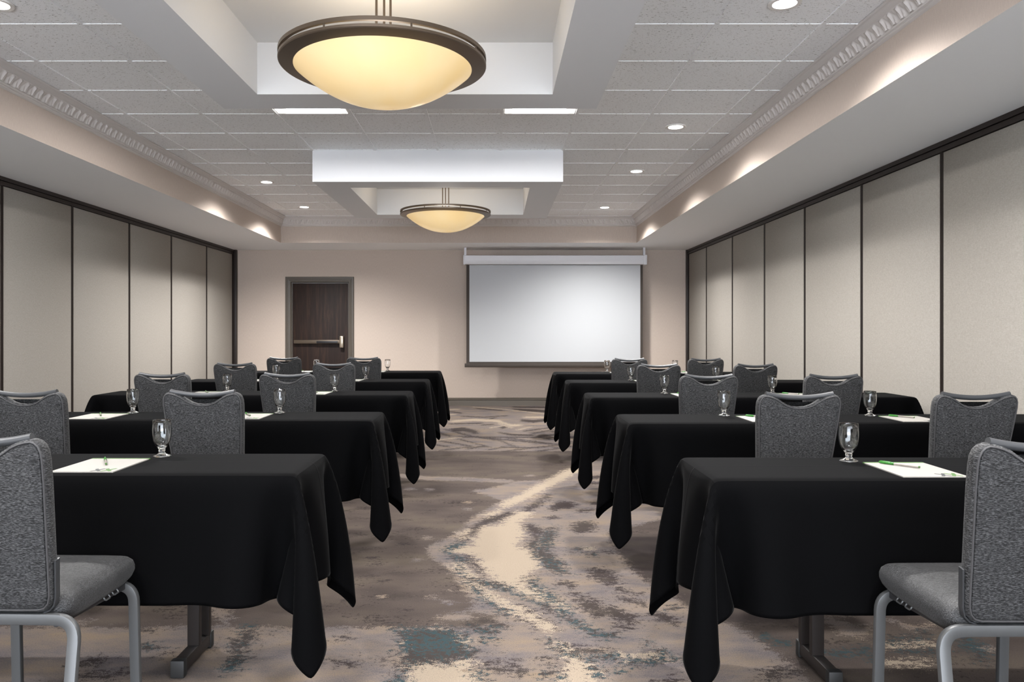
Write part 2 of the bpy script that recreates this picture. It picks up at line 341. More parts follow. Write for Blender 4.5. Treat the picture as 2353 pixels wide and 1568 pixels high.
CARPET = {
'B': [[[0.053,6.249],[0.181,6.44],[0.396,6.453],[0.613,6.75],[0.873,7.382],[0.938,7.559],[1.063,7.605],[1.256,7.426],[1.314,6.311],[1.25,5.259],[0.715,4.78],[0.693,4.352],[0.733,3.968],[0.782,3.756],[0.849,3.565],[0.906,3.392],[1.001,3.269],[1.063,3.078],[1.137,2.685],[0.972,2.294],[-1.678,2.294],[-2.37,3.24],[0.059,3.24],[-0.023,3.286],[0.016,3.374],[-0.105,3.429],[-0.102,3.565],[-0.177,3.824],[-0.225,4.019],[-0.367,4.292],[-0.388,4.444],[-0.247,4.744],[-0.138,5.172],[0.049,5.685],[-0.16,6.01]],[[-4.4,8.05],[3.3,8.05],[3.3,13.1],[-4.4,13.1]],[[-0.901,6.724],[-0.874,6.637],[-0.741,6.554],[-0.552,6.453],[-0.235,6.433],[0.14,6.336],[0.159,6.403],[0.145,6.48],[-0.24,6.609],[-0.566,6.629],[-0.758,6.735],[-0.891,6.794]],[[-0.721,6.098],[-0.707,6.058],[-0.624,6.058],[-0.619,6.098],[-0.632,6.138],[-0.717,6.138]],[[-0.541,6.086],[-0.528,6.046],[-0.481,6.046],[-0.475,6.086],[-0.487,6.126],[-0.535,6.126]],[[-0.225,5.637],[-0.216,5.601],[-0.171,5.591],[-0.163,5.623],[-0.173,5.659],[-0.218,5.669]],[[-0.206,5.42],[-0.197,5.385],[-0.165,5.372],[-0.157,5.399],[-0.166,5.434],[-0.198,5.448]],[[0.268,6.665],[0.277,6.617],[0.329,6.617],[0.341,6.665],[0.333,6.713],[0.281,6.713]],[[-0.422,4.647],[-0.413,4.623],[-0.377,4.623],[-0.371,4.647],[-0.381,4.67],[-0.417,4.67]],[[-0.447,4.191],[-0.438,4.174],[-0.39,4.188],[-0.386,4.208],[-0.395,4.226],[-0.443,4.212]],[[-0.228,3.711],[-0.222,3.697],[-0.211,3.697],[-0.206,3.711],[-0.213,3.726],[-0.223,3.726]],[[-0.296,3.61],[-0.29,3.596],[-0.275,3.596],[-0.271,3.61],[-0.278,3.624],[-0.292,3.624]],[[-0.233,3.558],[-0.227,3.541],[-0.191,3.522],[-0.186,3.532],[-0.191,3.548],[-0.227,3.568]],[[-0.545,3.62],[-0.537,3.606],[-0.523,3.606],[-0.52,3.62],[-0.527,3.634],[-0.542,3.634]],[[-0.16,6.073],[-0.15,6.029],[-0.043,5.972],[-0.033,6.005],[-0.042,6.049],[-0.15,6.108]],[[-0.241,3.343],[-0.223,3.314],[-0.165,3.325],[-0.101,3.354],[-0.089,3.394],[-0.106,3.423],[-0.173,3.406],[-0.231,3.381]],[[0.902,4.498],[0.905,4.438],[0.976,4.407],[1.006,4.452],[1.003,4.513],[0.931,4.546]],[[0.833,4.263],[0.839,4.227],[0.948,4.233],[0.969,4.27],[0.964,4.306],[0.853,4.3]],[[1.407,3.424],[1.46,3.439],[1.468,3.341],[1.506,3.249],[1.591,3.275],[1.571,3.224],[1.473,3.138],[1.412,3.15],[1.404,3.262]],[[1.487,3.389],[1.487,3.36],[1.537,3.36],[1.563,3.389],[1.564,3.419],[1.513,3.419]],[[1.698,3.339],[1.688,3.307],[1.724,3.186],[1.892,3.266],[1.916,3.294],[1.913,3.31],[1.752,3.236],[1.716,3.349]],[[1.863,3.008],[1.862,2.984],[1.914,2.995],[1.946,3.026],[1.947,3.051],[1.895,3.04]],[[-1.277,3.436],[-1.229,3.366],[-1.177,3.347],[-1.173,3.301],[-1.132,3.226],[-1.123,3.274],[-1.175,3.446],[-1.266,3.485]],[[-1.788,3.301],[-1.771,3.284],[-1.722,3.284],[-1.724,3.301],[-1.74,3.318],[-1.79,3.318]]],
'C': [[[0.042,4.969],[-0.074,4.93],[-0.124,4.64],[-0.128,4.475],[-0.252,4.413],[-0.235,4.352],[-0.115,4.292],[-0.078,4.124],[-0.044,4.019],[-0.005,3.847],[0.069,3.756],[0.11,3.668],[0.186,3.605],[0.241,3.575],[0.258,3.626],[0.213,3.711],[0.145,3.824],[0.2,4.019],[0.252,4.097],[0.225,4.352],[0.135,4.475],[0.191,4.78],[0.16,5.008],[0.263,5.303],[0.171,5.348],[0.085,5.172]],[[0.919,7.367],[0.88,7.443],[0.609,6.884],[0.373,6.33],[0.212,5.945],[0.061,5.636],[0.043,5.487],[0.077,5.438],[0.228,5.693],[0.386,6.051],[0.61,6.552],[0.867,7.108]],[[0.038,5.373],[0.02,5.398],[-0.063,5.241],[-0.07,5.17],[-0.052,5.148],[0.03,5.299]],[[-0.164,4.857],[-0.193,4.824],[-0.207,4.715],[-0.198,4.603],[-0.171,4.634],[-0.156,4.738]],[[-0.218,4.14],[-0.206,4.047],[-0.15,3.919],[-0.068,3.667],[0.02,3.498],[0.119,3.348],[0.221,3.202],[0.244,3.214],[0.24,3.27],[0.139,3.437],[0.041,3.592],[-0.043,3.757],[-0.124,4.019],[-0.189,4.148]],[[0.259,3.605],[0.258,3.546],[0.301,3.412],[0.321,3.411],[0.323,3.466],[0.28,3.604]],[[-0.324,2.868],[-0.293,2.894],[-0.248,2.901],[-0.161,2.868],[-0.136,2.934],[-0.108,2.948],[-0.077,2.894],[-0.097,2.816],[-0.046,2.719],[-0.018,2.575],[-0.301,2.575]],[[0.268,2.894],[0.348,2.894],[0.364,2.804],[0.33,2.575],[0.204,2.575],[0.234,2.755]],[[0.23,3.091],[0.23,3.034],[0.257,2.958],[0.288,2.895],[0.31,2.895],[0.312,2.948],[0.286,3.023],[0.254,3.092]],[[0.465,2.95],[0.471,2.927],[0.549,2.91],[0.633,2.927],[0.648,2.95],[0.641,2.969],[0.558,2.959],[0.479,2.969]],[[-0.205,3.144],[-0.193,3.124],[-0.156,3.131],[-0.148,3.157],[-0.16,3.178],[-0.197,3.17]],[[-0.166,3.068],[-0.152,3.045],[-0.111,3.052],[-0.1,3.08],[-0.114,3.103],[-0.156,3.096]],[[-0.287,3.155],[-0.281,3.143],[-0.262,3.143],[-0.258,3.155],[-0.264,3.167],[-0.283,3.167]],[[-0.242,3.202],[-0.235,3.19],[-0.21,3.193],[-0.205,3.207],[-0.212,3.218],[-0.237,3.215]],[[-0.305,2.965],[-0.299,2.954],[-0.281,2.954],[-0.277,2.965],[-0.283,2.975],[-0.301,2.975]],[[-0.354,3.093],[-0.348,3.081],[-0.33,3.081],[-0.325,3.093],[-0.332,3.104],[-0.35,3.104]],[[-0.221,2.934],[-0.215,2.924],[-0.175,2.924],[-0.171,2.934],[-0.177,2.945],[-0.217,2.945]],[[0.516,4.428],[0.521,4.404],[0.564,4.404],[0.574,4.428],[0.57,4.452],[0.526,4.452]],[[1.526,3.055],[1.526,3.037],[1.648,3.045],[1.735,3.037],[1.754,3.055],[1.757,3.076],[1.673,3.091],[1.545,3.076]],[[1.455,2.909],[1.452,2.884],[1.505,2.86],[1.599,2.874],[1.622,2.897],[1.622,2.917],[1.532,2.911],[1.476,2.927]],[[-0.612,10.724],[-0.589,10.618],[-0.282,10.783],[0.047,10.66],[0.206,10.134],[0.348,10.207],[0.366,10.32],[0.354,10.422],[0.217,10.381],[0.053,10.935],[-0.29,11.067],[-0.604,10.851]],[[0.053,10.516],[0.059,10.422],[0.217,9.972],[0.229,10.009],[0.224,10.095],[0.065,10.557]],[[-0.375,12.841],[-0.369,12.791],[0.285,12.257],[0.842,11.573],[0.849,11.605],[0.848,11.647],[0.288,12.355],[-0.371,12.882]],[[0.432,11.256],[0.44,11.175],[0.813,11.175],[0.83,11.256],[0.825,11.338],[0.446,11.338]],[[0.288,9.789],[0.294,9.761],[0.464,10.047],[0.471,10.099],[0.465,10.129],[0.294,9.838]],[[-0.779,12.352],[-0.764,12.272],[-0.57,12.337],[-0.564,12.425],[-0.578,12.508],[-0.775,12.44]],[[-0.73,11.577],[-0.716,11.507],[-0.581,11.565],[-0.575,11.643],[-0.589,11.715],[-0.726,11.655]],[[-0.868,8.664],[-0.861,8.644],[-0.657,8.847],[-0.394,9.051],[-0.391,9.08],[-0.397,9.103],[-0.662,8.906],[-0.867,8.692]],[[-0.053,10.027],[-0.047,9.997],[0.143,10.218],[0.149,10.263],[0.143,10.295],[-0.049,10.07]]],
'T': [[[0.384,4.935],[0.322,4.854],[0.264,4.614],[0.218,4.317],[0.266,4.079],[0.325,3.948],[0.375,3.964],[0.376,4.119],[0.33,4.283],[0.3,4.387],[0.328,4.467],[0.377,4.709]],[[0.158,3.907],[0.158,3.837],[0.214,3.653],[0.267,3.513],[0.3,3.345],[0.349,3.239],[0.379,3.155],[0.422,3.12],[0.486,3.125],[0.504,3.155],[0.495,3.185],[0.435,3.19],[0.4,3.219],[0.373,3.3],[0.326,3.404],[0.294,3.577],[0.239,3.727],[0.181,3.905]],[[-0.177,4.544],[-0.199,4.573],[-0.298,4.42],[-0.218,4.188],[-0.171,4.163],[-0.154,4.196],[-0.169,4.251],[-0.207,4.283],[-0.264,4.375],[-0.185,4.475]],[[-0.195,4.126],[-0.196,4.085],[-0.166,3.926],[-0.106,3.737],[-0.023,3.506],[0.065,3.376],[0.076,3.382],[0.072,3.409],[-0.013,3.544],[-0.094,3.774],[-0.152,3.961],[-0.183,4.109]],[[-0.118,3.857],[-0.104,3.807],[-0.03,3.755],[0.078,3.674],[0.097,3.7],[0.087,3.75],[-0.024,3.848],[-0.101,3.889]],[[0.076,3.698],[0.08,3.675],[0.147,3.579],[0.205,3.492],[0.213,3.497],[0.212,3.519],[0.154,3.612],[0.085,3.705]],[[-0.416,3.235],[-0.181,3.235],[-0.121,3.155],[-0.105,3.048],[-0.051,2.99],[-0.09,2.948],[-0.162,2.894],[-0.324,2.868],[-0.366,2.934],[-0.371,3.078]],[[-0.333,2.904],[-0.35,2.88],[-0.358,2.753],[-0.35,2.623],[-0.335,2.586],[-0.323,2.613],[-0.325,2.733],[-0.32,2.855]],[[-0.104,3.232],[-0.087,3.189],[-0.003,3.17],[-0.044,3.135],[-0.047,3.081],[-0.025,3.081],[0.021,3.236],[-0.086,3.266]],[[0.212,3.108],[0.214,3.074],[0.265,2.967],[0.35,2.917],[0.437,2.93],[0.459,2.898],[0.513,2.87],[0.602,2.887],[0.616,2.909],[0.609,2.928],[0.522,2.918],[0.472,2.944],[0.446,2.98],[0.357,2.966],[0.278,3.014],[0.227,3.112]],[[0.615,3.019],[0.615,2.977],[0.681,2.882],[0.702,2.893],[0.704,2.933],[0.637,3.032]],[[0.163,2.823],[0.169,2.796],[0.226,2.759],[0.24,2.773],[0.235,2.799],[0.177,2.837]],[[0.375,2.899],[0.367,2.877],[0.365,2.776],[0.372,2.763],[0.379,2.783],[0.381,2.885]],[[0.45,4.39],[0.458,4.372],[0.486,4.393],[0.497,4.426],[0.489,4.444],[0.46,4.423]],[[0.519,4.318],[0.523,4.291],[0.556,4.282],[0.568,4.305],[0.563,4.332],[0.531,4.341]],[[0.776,3.467],[0.779,3.451],[0.821,3.447],[0.831,3.462],[0.829,3.479],[0.787,3.483]],[[0.433,2.823],[0.437,2.812],[0.462,2.812],[0.469,2.823],[0.465,2.834],[0.44,2.834]],[[0.594,3.085],[0.598,3.072],[0.607,3.072],[0.615,3.085],[0.612,3.098],[0.603,3.098]],[[-0.082,2.828],[-0.079,2.804],[-0.034,2.731],[-0.024,2.732],[-0.026,2.755],[-0.071,2.829]],[[-1.032,3.291],[-1.047,3.242],[-1.032,3.157],[-1.052,3.062],[-0.994,2.967],[-0.994,2.875],[-0.969,2.804],[-0.943,2.817],[-0.94,2.949],[-0.993,3.028],[-0.966,3.072],[-0.992,3.205]],[[-1.39,3.032],[-1.364,3.006],[-1.322,3.011],[-1.322,3.041],[-1.348,3.068],[-1.391,3.063]],[[1.086,3.16],[1.081,3.129],[1.115,3.067],[1.157,3.041],[1.175,3.057],[1.177,3.083],[1.139,3.115],[1.102,3.171]],[[1.24,3.003],[1.24,2.976],[1.332,2.95],[1.428,2.972],[1.408,2.917],[1.414,2.9],[1.436,2.936],[1.461,3.03],[1.358,3.009],[1.263,3.026]],[[1.55,3.099],[1.552,3.078],[1.632,3.097],[1.763,3.149],[1.79,3.179],[1.788,3.2],[1.659,3.155],[1.574,3.127]],[[1.566,3.002],[1.564,2.973],[1.692,2.963],[1.721,2.989],[1.724,3.018],[1.594,3.029]],[[1.887,3.181],[1.84,3.084],[1.833,2.973],[1.803,2.891],[1.816,2.857],[1.878,2.942],[1.939,3.075],[1.935,3.194]]],
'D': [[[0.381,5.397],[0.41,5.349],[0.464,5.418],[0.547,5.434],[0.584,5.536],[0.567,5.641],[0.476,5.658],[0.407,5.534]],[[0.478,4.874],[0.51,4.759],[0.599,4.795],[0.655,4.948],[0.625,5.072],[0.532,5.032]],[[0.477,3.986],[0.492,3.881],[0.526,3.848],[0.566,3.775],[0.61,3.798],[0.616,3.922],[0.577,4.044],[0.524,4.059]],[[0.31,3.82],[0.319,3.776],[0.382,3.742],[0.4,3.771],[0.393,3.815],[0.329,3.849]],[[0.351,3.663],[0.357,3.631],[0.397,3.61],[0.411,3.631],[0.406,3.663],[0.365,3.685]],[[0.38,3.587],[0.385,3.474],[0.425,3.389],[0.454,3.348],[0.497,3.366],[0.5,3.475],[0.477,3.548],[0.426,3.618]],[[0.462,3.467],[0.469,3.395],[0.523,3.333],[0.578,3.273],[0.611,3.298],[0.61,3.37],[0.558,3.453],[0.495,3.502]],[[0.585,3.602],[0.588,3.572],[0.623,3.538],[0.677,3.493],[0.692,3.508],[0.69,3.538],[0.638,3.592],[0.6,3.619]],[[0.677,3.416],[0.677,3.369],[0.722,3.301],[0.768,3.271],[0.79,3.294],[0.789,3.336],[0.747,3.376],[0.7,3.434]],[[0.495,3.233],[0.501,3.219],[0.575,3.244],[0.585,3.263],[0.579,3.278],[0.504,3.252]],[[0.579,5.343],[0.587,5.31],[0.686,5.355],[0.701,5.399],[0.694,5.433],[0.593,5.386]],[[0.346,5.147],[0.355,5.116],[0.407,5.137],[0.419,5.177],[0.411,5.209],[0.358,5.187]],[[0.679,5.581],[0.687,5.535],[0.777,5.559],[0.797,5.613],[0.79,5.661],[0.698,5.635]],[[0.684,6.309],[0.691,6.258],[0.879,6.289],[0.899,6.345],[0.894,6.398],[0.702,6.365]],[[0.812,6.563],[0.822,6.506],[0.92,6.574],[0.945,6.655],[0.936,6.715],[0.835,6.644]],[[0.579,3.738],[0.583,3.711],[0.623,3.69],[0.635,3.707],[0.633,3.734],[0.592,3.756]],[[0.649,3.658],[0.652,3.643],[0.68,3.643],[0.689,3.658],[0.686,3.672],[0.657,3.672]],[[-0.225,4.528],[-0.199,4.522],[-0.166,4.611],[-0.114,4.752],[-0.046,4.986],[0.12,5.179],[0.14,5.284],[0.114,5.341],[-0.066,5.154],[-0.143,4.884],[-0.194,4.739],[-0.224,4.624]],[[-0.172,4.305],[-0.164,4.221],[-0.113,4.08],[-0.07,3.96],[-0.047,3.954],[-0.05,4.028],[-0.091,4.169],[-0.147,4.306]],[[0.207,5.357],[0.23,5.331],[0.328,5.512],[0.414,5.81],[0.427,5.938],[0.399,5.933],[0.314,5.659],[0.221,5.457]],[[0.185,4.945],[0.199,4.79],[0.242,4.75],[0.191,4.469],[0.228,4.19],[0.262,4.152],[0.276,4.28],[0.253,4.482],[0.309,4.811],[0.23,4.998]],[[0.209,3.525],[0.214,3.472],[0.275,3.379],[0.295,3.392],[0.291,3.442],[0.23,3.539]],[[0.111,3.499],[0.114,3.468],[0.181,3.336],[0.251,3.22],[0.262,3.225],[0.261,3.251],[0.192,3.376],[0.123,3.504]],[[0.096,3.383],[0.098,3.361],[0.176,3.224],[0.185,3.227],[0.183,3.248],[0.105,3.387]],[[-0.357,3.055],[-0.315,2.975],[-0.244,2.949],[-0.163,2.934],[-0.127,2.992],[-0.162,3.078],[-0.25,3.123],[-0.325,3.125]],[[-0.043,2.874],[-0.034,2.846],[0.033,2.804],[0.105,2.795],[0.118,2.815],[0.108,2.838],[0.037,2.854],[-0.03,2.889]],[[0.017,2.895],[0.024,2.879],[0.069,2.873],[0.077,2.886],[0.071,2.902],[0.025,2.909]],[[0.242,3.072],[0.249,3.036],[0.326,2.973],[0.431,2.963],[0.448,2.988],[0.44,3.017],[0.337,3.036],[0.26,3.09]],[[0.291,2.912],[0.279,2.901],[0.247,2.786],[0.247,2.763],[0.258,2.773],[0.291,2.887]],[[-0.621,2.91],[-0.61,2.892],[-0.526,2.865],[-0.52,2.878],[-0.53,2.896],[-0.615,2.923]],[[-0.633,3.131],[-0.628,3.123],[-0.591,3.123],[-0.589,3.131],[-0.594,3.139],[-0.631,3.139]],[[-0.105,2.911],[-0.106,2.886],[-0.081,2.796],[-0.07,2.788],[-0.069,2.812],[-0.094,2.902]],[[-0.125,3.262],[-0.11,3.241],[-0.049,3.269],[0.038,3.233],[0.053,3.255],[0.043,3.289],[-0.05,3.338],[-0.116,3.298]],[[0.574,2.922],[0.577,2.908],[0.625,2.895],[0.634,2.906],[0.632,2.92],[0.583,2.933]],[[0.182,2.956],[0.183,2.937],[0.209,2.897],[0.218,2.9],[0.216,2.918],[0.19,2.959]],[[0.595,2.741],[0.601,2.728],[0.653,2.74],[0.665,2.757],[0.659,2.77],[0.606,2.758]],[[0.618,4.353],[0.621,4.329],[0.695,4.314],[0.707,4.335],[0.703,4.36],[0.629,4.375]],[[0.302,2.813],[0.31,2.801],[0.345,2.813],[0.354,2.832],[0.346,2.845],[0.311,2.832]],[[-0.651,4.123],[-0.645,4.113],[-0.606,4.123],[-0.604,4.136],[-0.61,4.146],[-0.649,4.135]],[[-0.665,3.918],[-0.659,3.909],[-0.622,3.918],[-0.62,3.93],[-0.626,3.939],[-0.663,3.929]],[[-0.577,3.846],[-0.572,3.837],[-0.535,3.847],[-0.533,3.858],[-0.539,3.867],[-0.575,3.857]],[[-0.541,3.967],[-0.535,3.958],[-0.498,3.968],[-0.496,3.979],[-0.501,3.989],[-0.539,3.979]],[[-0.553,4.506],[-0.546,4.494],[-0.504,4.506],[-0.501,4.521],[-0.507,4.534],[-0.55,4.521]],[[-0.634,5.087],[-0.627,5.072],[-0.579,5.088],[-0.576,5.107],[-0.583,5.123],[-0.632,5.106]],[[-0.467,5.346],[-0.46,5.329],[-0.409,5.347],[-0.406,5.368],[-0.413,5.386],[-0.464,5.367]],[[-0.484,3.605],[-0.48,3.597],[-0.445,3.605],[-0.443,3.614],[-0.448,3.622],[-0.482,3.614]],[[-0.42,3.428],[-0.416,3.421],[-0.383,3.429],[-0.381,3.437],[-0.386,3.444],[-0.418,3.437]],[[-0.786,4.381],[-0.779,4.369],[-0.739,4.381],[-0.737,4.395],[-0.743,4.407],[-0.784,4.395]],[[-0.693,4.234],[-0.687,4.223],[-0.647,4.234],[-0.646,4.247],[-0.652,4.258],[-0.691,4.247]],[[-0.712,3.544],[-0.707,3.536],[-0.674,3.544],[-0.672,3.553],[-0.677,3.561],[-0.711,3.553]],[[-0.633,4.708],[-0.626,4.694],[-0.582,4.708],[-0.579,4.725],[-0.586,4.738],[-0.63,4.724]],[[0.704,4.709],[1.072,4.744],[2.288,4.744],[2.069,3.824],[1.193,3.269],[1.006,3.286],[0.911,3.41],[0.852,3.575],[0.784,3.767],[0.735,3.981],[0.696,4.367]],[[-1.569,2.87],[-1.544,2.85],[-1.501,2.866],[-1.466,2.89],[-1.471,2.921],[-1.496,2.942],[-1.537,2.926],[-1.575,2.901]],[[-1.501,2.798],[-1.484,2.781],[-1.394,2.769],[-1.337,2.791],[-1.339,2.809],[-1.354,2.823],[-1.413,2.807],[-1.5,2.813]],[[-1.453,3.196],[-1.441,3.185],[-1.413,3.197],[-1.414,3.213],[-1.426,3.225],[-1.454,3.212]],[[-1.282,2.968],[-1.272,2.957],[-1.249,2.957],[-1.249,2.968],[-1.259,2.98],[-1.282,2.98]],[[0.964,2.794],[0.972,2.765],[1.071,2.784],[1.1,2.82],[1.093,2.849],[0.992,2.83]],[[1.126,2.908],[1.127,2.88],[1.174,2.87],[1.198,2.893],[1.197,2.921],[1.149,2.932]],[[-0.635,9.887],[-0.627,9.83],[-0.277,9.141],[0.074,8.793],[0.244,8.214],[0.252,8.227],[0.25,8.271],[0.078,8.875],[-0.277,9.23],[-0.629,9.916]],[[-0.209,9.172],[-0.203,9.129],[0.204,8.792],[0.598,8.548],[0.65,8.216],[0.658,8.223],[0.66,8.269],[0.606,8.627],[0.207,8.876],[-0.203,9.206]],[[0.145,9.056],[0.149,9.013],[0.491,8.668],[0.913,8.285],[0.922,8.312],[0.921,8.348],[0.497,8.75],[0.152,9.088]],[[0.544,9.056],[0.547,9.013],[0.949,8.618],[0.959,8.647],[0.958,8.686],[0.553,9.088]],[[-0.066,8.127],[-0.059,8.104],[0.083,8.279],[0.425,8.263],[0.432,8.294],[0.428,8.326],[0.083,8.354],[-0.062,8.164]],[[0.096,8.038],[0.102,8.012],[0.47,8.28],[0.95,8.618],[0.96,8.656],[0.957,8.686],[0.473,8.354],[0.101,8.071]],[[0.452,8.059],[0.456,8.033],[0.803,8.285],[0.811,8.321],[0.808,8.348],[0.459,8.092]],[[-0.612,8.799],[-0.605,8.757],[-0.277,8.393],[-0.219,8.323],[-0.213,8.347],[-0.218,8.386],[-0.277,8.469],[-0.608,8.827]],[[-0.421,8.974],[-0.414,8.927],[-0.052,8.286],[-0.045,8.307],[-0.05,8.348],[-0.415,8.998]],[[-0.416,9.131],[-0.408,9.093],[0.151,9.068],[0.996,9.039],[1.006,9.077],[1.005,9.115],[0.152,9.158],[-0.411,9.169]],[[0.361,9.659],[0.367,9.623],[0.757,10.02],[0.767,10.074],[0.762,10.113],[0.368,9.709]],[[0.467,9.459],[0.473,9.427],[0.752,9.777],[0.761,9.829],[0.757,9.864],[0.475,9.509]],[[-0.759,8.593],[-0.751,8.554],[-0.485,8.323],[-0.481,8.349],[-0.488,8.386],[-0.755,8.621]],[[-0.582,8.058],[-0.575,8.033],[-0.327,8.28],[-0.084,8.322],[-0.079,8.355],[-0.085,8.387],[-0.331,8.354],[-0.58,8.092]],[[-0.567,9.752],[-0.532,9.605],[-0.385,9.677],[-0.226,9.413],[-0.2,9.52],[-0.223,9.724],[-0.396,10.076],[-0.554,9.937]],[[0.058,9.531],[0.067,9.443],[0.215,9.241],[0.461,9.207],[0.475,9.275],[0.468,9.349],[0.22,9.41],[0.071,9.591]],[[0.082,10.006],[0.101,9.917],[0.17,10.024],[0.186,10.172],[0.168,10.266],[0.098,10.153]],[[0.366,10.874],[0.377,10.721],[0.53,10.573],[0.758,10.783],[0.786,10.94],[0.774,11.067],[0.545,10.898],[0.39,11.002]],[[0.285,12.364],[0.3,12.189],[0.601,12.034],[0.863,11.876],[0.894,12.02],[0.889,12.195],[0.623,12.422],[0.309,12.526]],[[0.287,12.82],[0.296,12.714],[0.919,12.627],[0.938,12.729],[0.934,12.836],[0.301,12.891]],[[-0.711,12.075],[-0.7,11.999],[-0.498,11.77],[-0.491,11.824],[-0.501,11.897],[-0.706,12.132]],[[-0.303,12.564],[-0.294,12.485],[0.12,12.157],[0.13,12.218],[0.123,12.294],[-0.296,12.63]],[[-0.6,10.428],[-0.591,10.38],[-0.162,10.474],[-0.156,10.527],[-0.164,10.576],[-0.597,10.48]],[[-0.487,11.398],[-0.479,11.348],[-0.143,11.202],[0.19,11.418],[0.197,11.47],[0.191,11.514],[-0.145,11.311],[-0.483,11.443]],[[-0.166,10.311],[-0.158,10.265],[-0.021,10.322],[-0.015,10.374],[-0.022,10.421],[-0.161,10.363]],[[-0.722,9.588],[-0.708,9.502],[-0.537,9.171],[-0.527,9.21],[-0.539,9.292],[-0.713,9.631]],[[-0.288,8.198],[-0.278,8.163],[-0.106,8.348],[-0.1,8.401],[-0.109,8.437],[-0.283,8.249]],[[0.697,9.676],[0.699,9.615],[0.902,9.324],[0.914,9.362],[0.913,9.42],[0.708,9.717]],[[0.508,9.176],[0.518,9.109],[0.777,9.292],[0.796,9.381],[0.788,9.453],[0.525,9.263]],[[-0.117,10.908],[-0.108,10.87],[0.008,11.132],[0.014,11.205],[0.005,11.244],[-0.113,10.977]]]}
CLOTH_SEEDS = ((3, 0.40), (11, 0.30), (27, 0.45))

# ------------------------------------------------------------------ room dimensions
XL, XR, YF, YN = -4.40, 3.27, 13.05, -3.2      # walls
ZC, ZS, ZT = 3.015, 2.62, 2.707                # tiled ceiling, soffit underside, tray underside
FL, FR, FB = -3.30, 2.20, 11.97                # inner faces of the perimeter soffit
P = 0.6126; X0 = -2.391 - 2 * P; PY = 0.614; Y0 = 4.48 - 11 * PY
TX0, TX1 = -1.778, 0.672
TRAYS = [(2.65, 5.10), (7.57, 10.00), (-2.26, 0.19)]

def struct(name, bm, mat, parent=None, **k):
    o = obj(name, bm, mat, parent, **k)
    if parent is None: o['kind'] = 'structure'
    return o

# floor with the woven pattern stored as signed fields on a fine grid
def build_floor():
    h = 0.025
    xs = np.arange(XL, XR + h, h); xs[-1] = XR
    ys = np.concatenate([[YN], np.arange(2.2, YF + h, h)]); ys[-1] = YF
    X, Y = np.meshgrid(xs, ys); nx, ny = len(xs), len(ys)
    px, py = X.ravel(), Y.ravel()
    R = 0.09
    def field(polys):
        best = np.full(px.shape, -R)
        for pl in polys:
            p = np.array(pl, float); lo, hi = p.min(0) - R, p.max(0) + R
            idx = np.nonzero((px > lo[0]) & (px < hi[0]) & (py > lo[1]) & (py < hi[1]))[0]
            if not len(idx): continue
            x, y = px[idx], py[idx]; d = np.full(x.shape, 9.0); ins = np.zeros(x.shape, bool)
            for a, b in zip(p, np.roll(p, -1, 0)):
                e = b - a; L = e @ e + 1e-12
                t = np.clip(((x - a[0]) * e[0] + (y - a[1]) * e[1]) / L, 0, 1)
                d = np.minimum(d, np.hypot(x - a[0] - t * e[0], y - a[1] - t * e[1]))
                c = ((a[1] > y) != (b[1] > y)); 
                with np.errstate(divide='ignore', invalid='ignore'):
                    xi = a[0] + (y - a[1]) / (b[1] - a[1] + 1e-12) * e[0]
                ins ^= c & (x < xi)
            sd = np.where(ins, d, -d); best[idx] = np.maximum(best[idx], sd)
        return np.clip(best / (2 * R), -0.5, 0.5) + 0.5
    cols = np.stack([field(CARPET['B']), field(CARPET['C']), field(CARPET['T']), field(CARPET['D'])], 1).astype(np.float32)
    me = bpy.data.meshes.new('floor')
    v = np.stack([px, py, np.zeros_like(px)], 1)
    i = (np.arange(ny - 1)[:, None] * nx + np.arange(nx - 1)[None, :]).ravel()
    f = np.stack([i, i + 1, i + nx + 1, i + nx], 1)
    me.vertices.add(len(v)); me.vertices.foreach_set('co', v.astype(np.float32).ravel())
    me.loops.add(f.size); me.loops.foreach_set('vertex_index', f.ravel().astype(np.int32))
    me.polygons.add(len(f)); me.polygons.foreach_set('loop_start', (np.arange(len(f)) * 4).astype(np.int32))
    me.update(calc_edges=True); me.validate()
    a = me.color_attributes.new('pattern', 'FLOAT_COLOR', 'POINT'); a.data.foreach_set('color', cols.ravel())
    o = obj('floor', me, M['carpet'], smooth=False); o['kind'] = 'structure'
    bm = bx(XL, XR, YN, YF, -0.1, -0.004); obj('subfloor', bm, M['paint'], o)
build_floor()

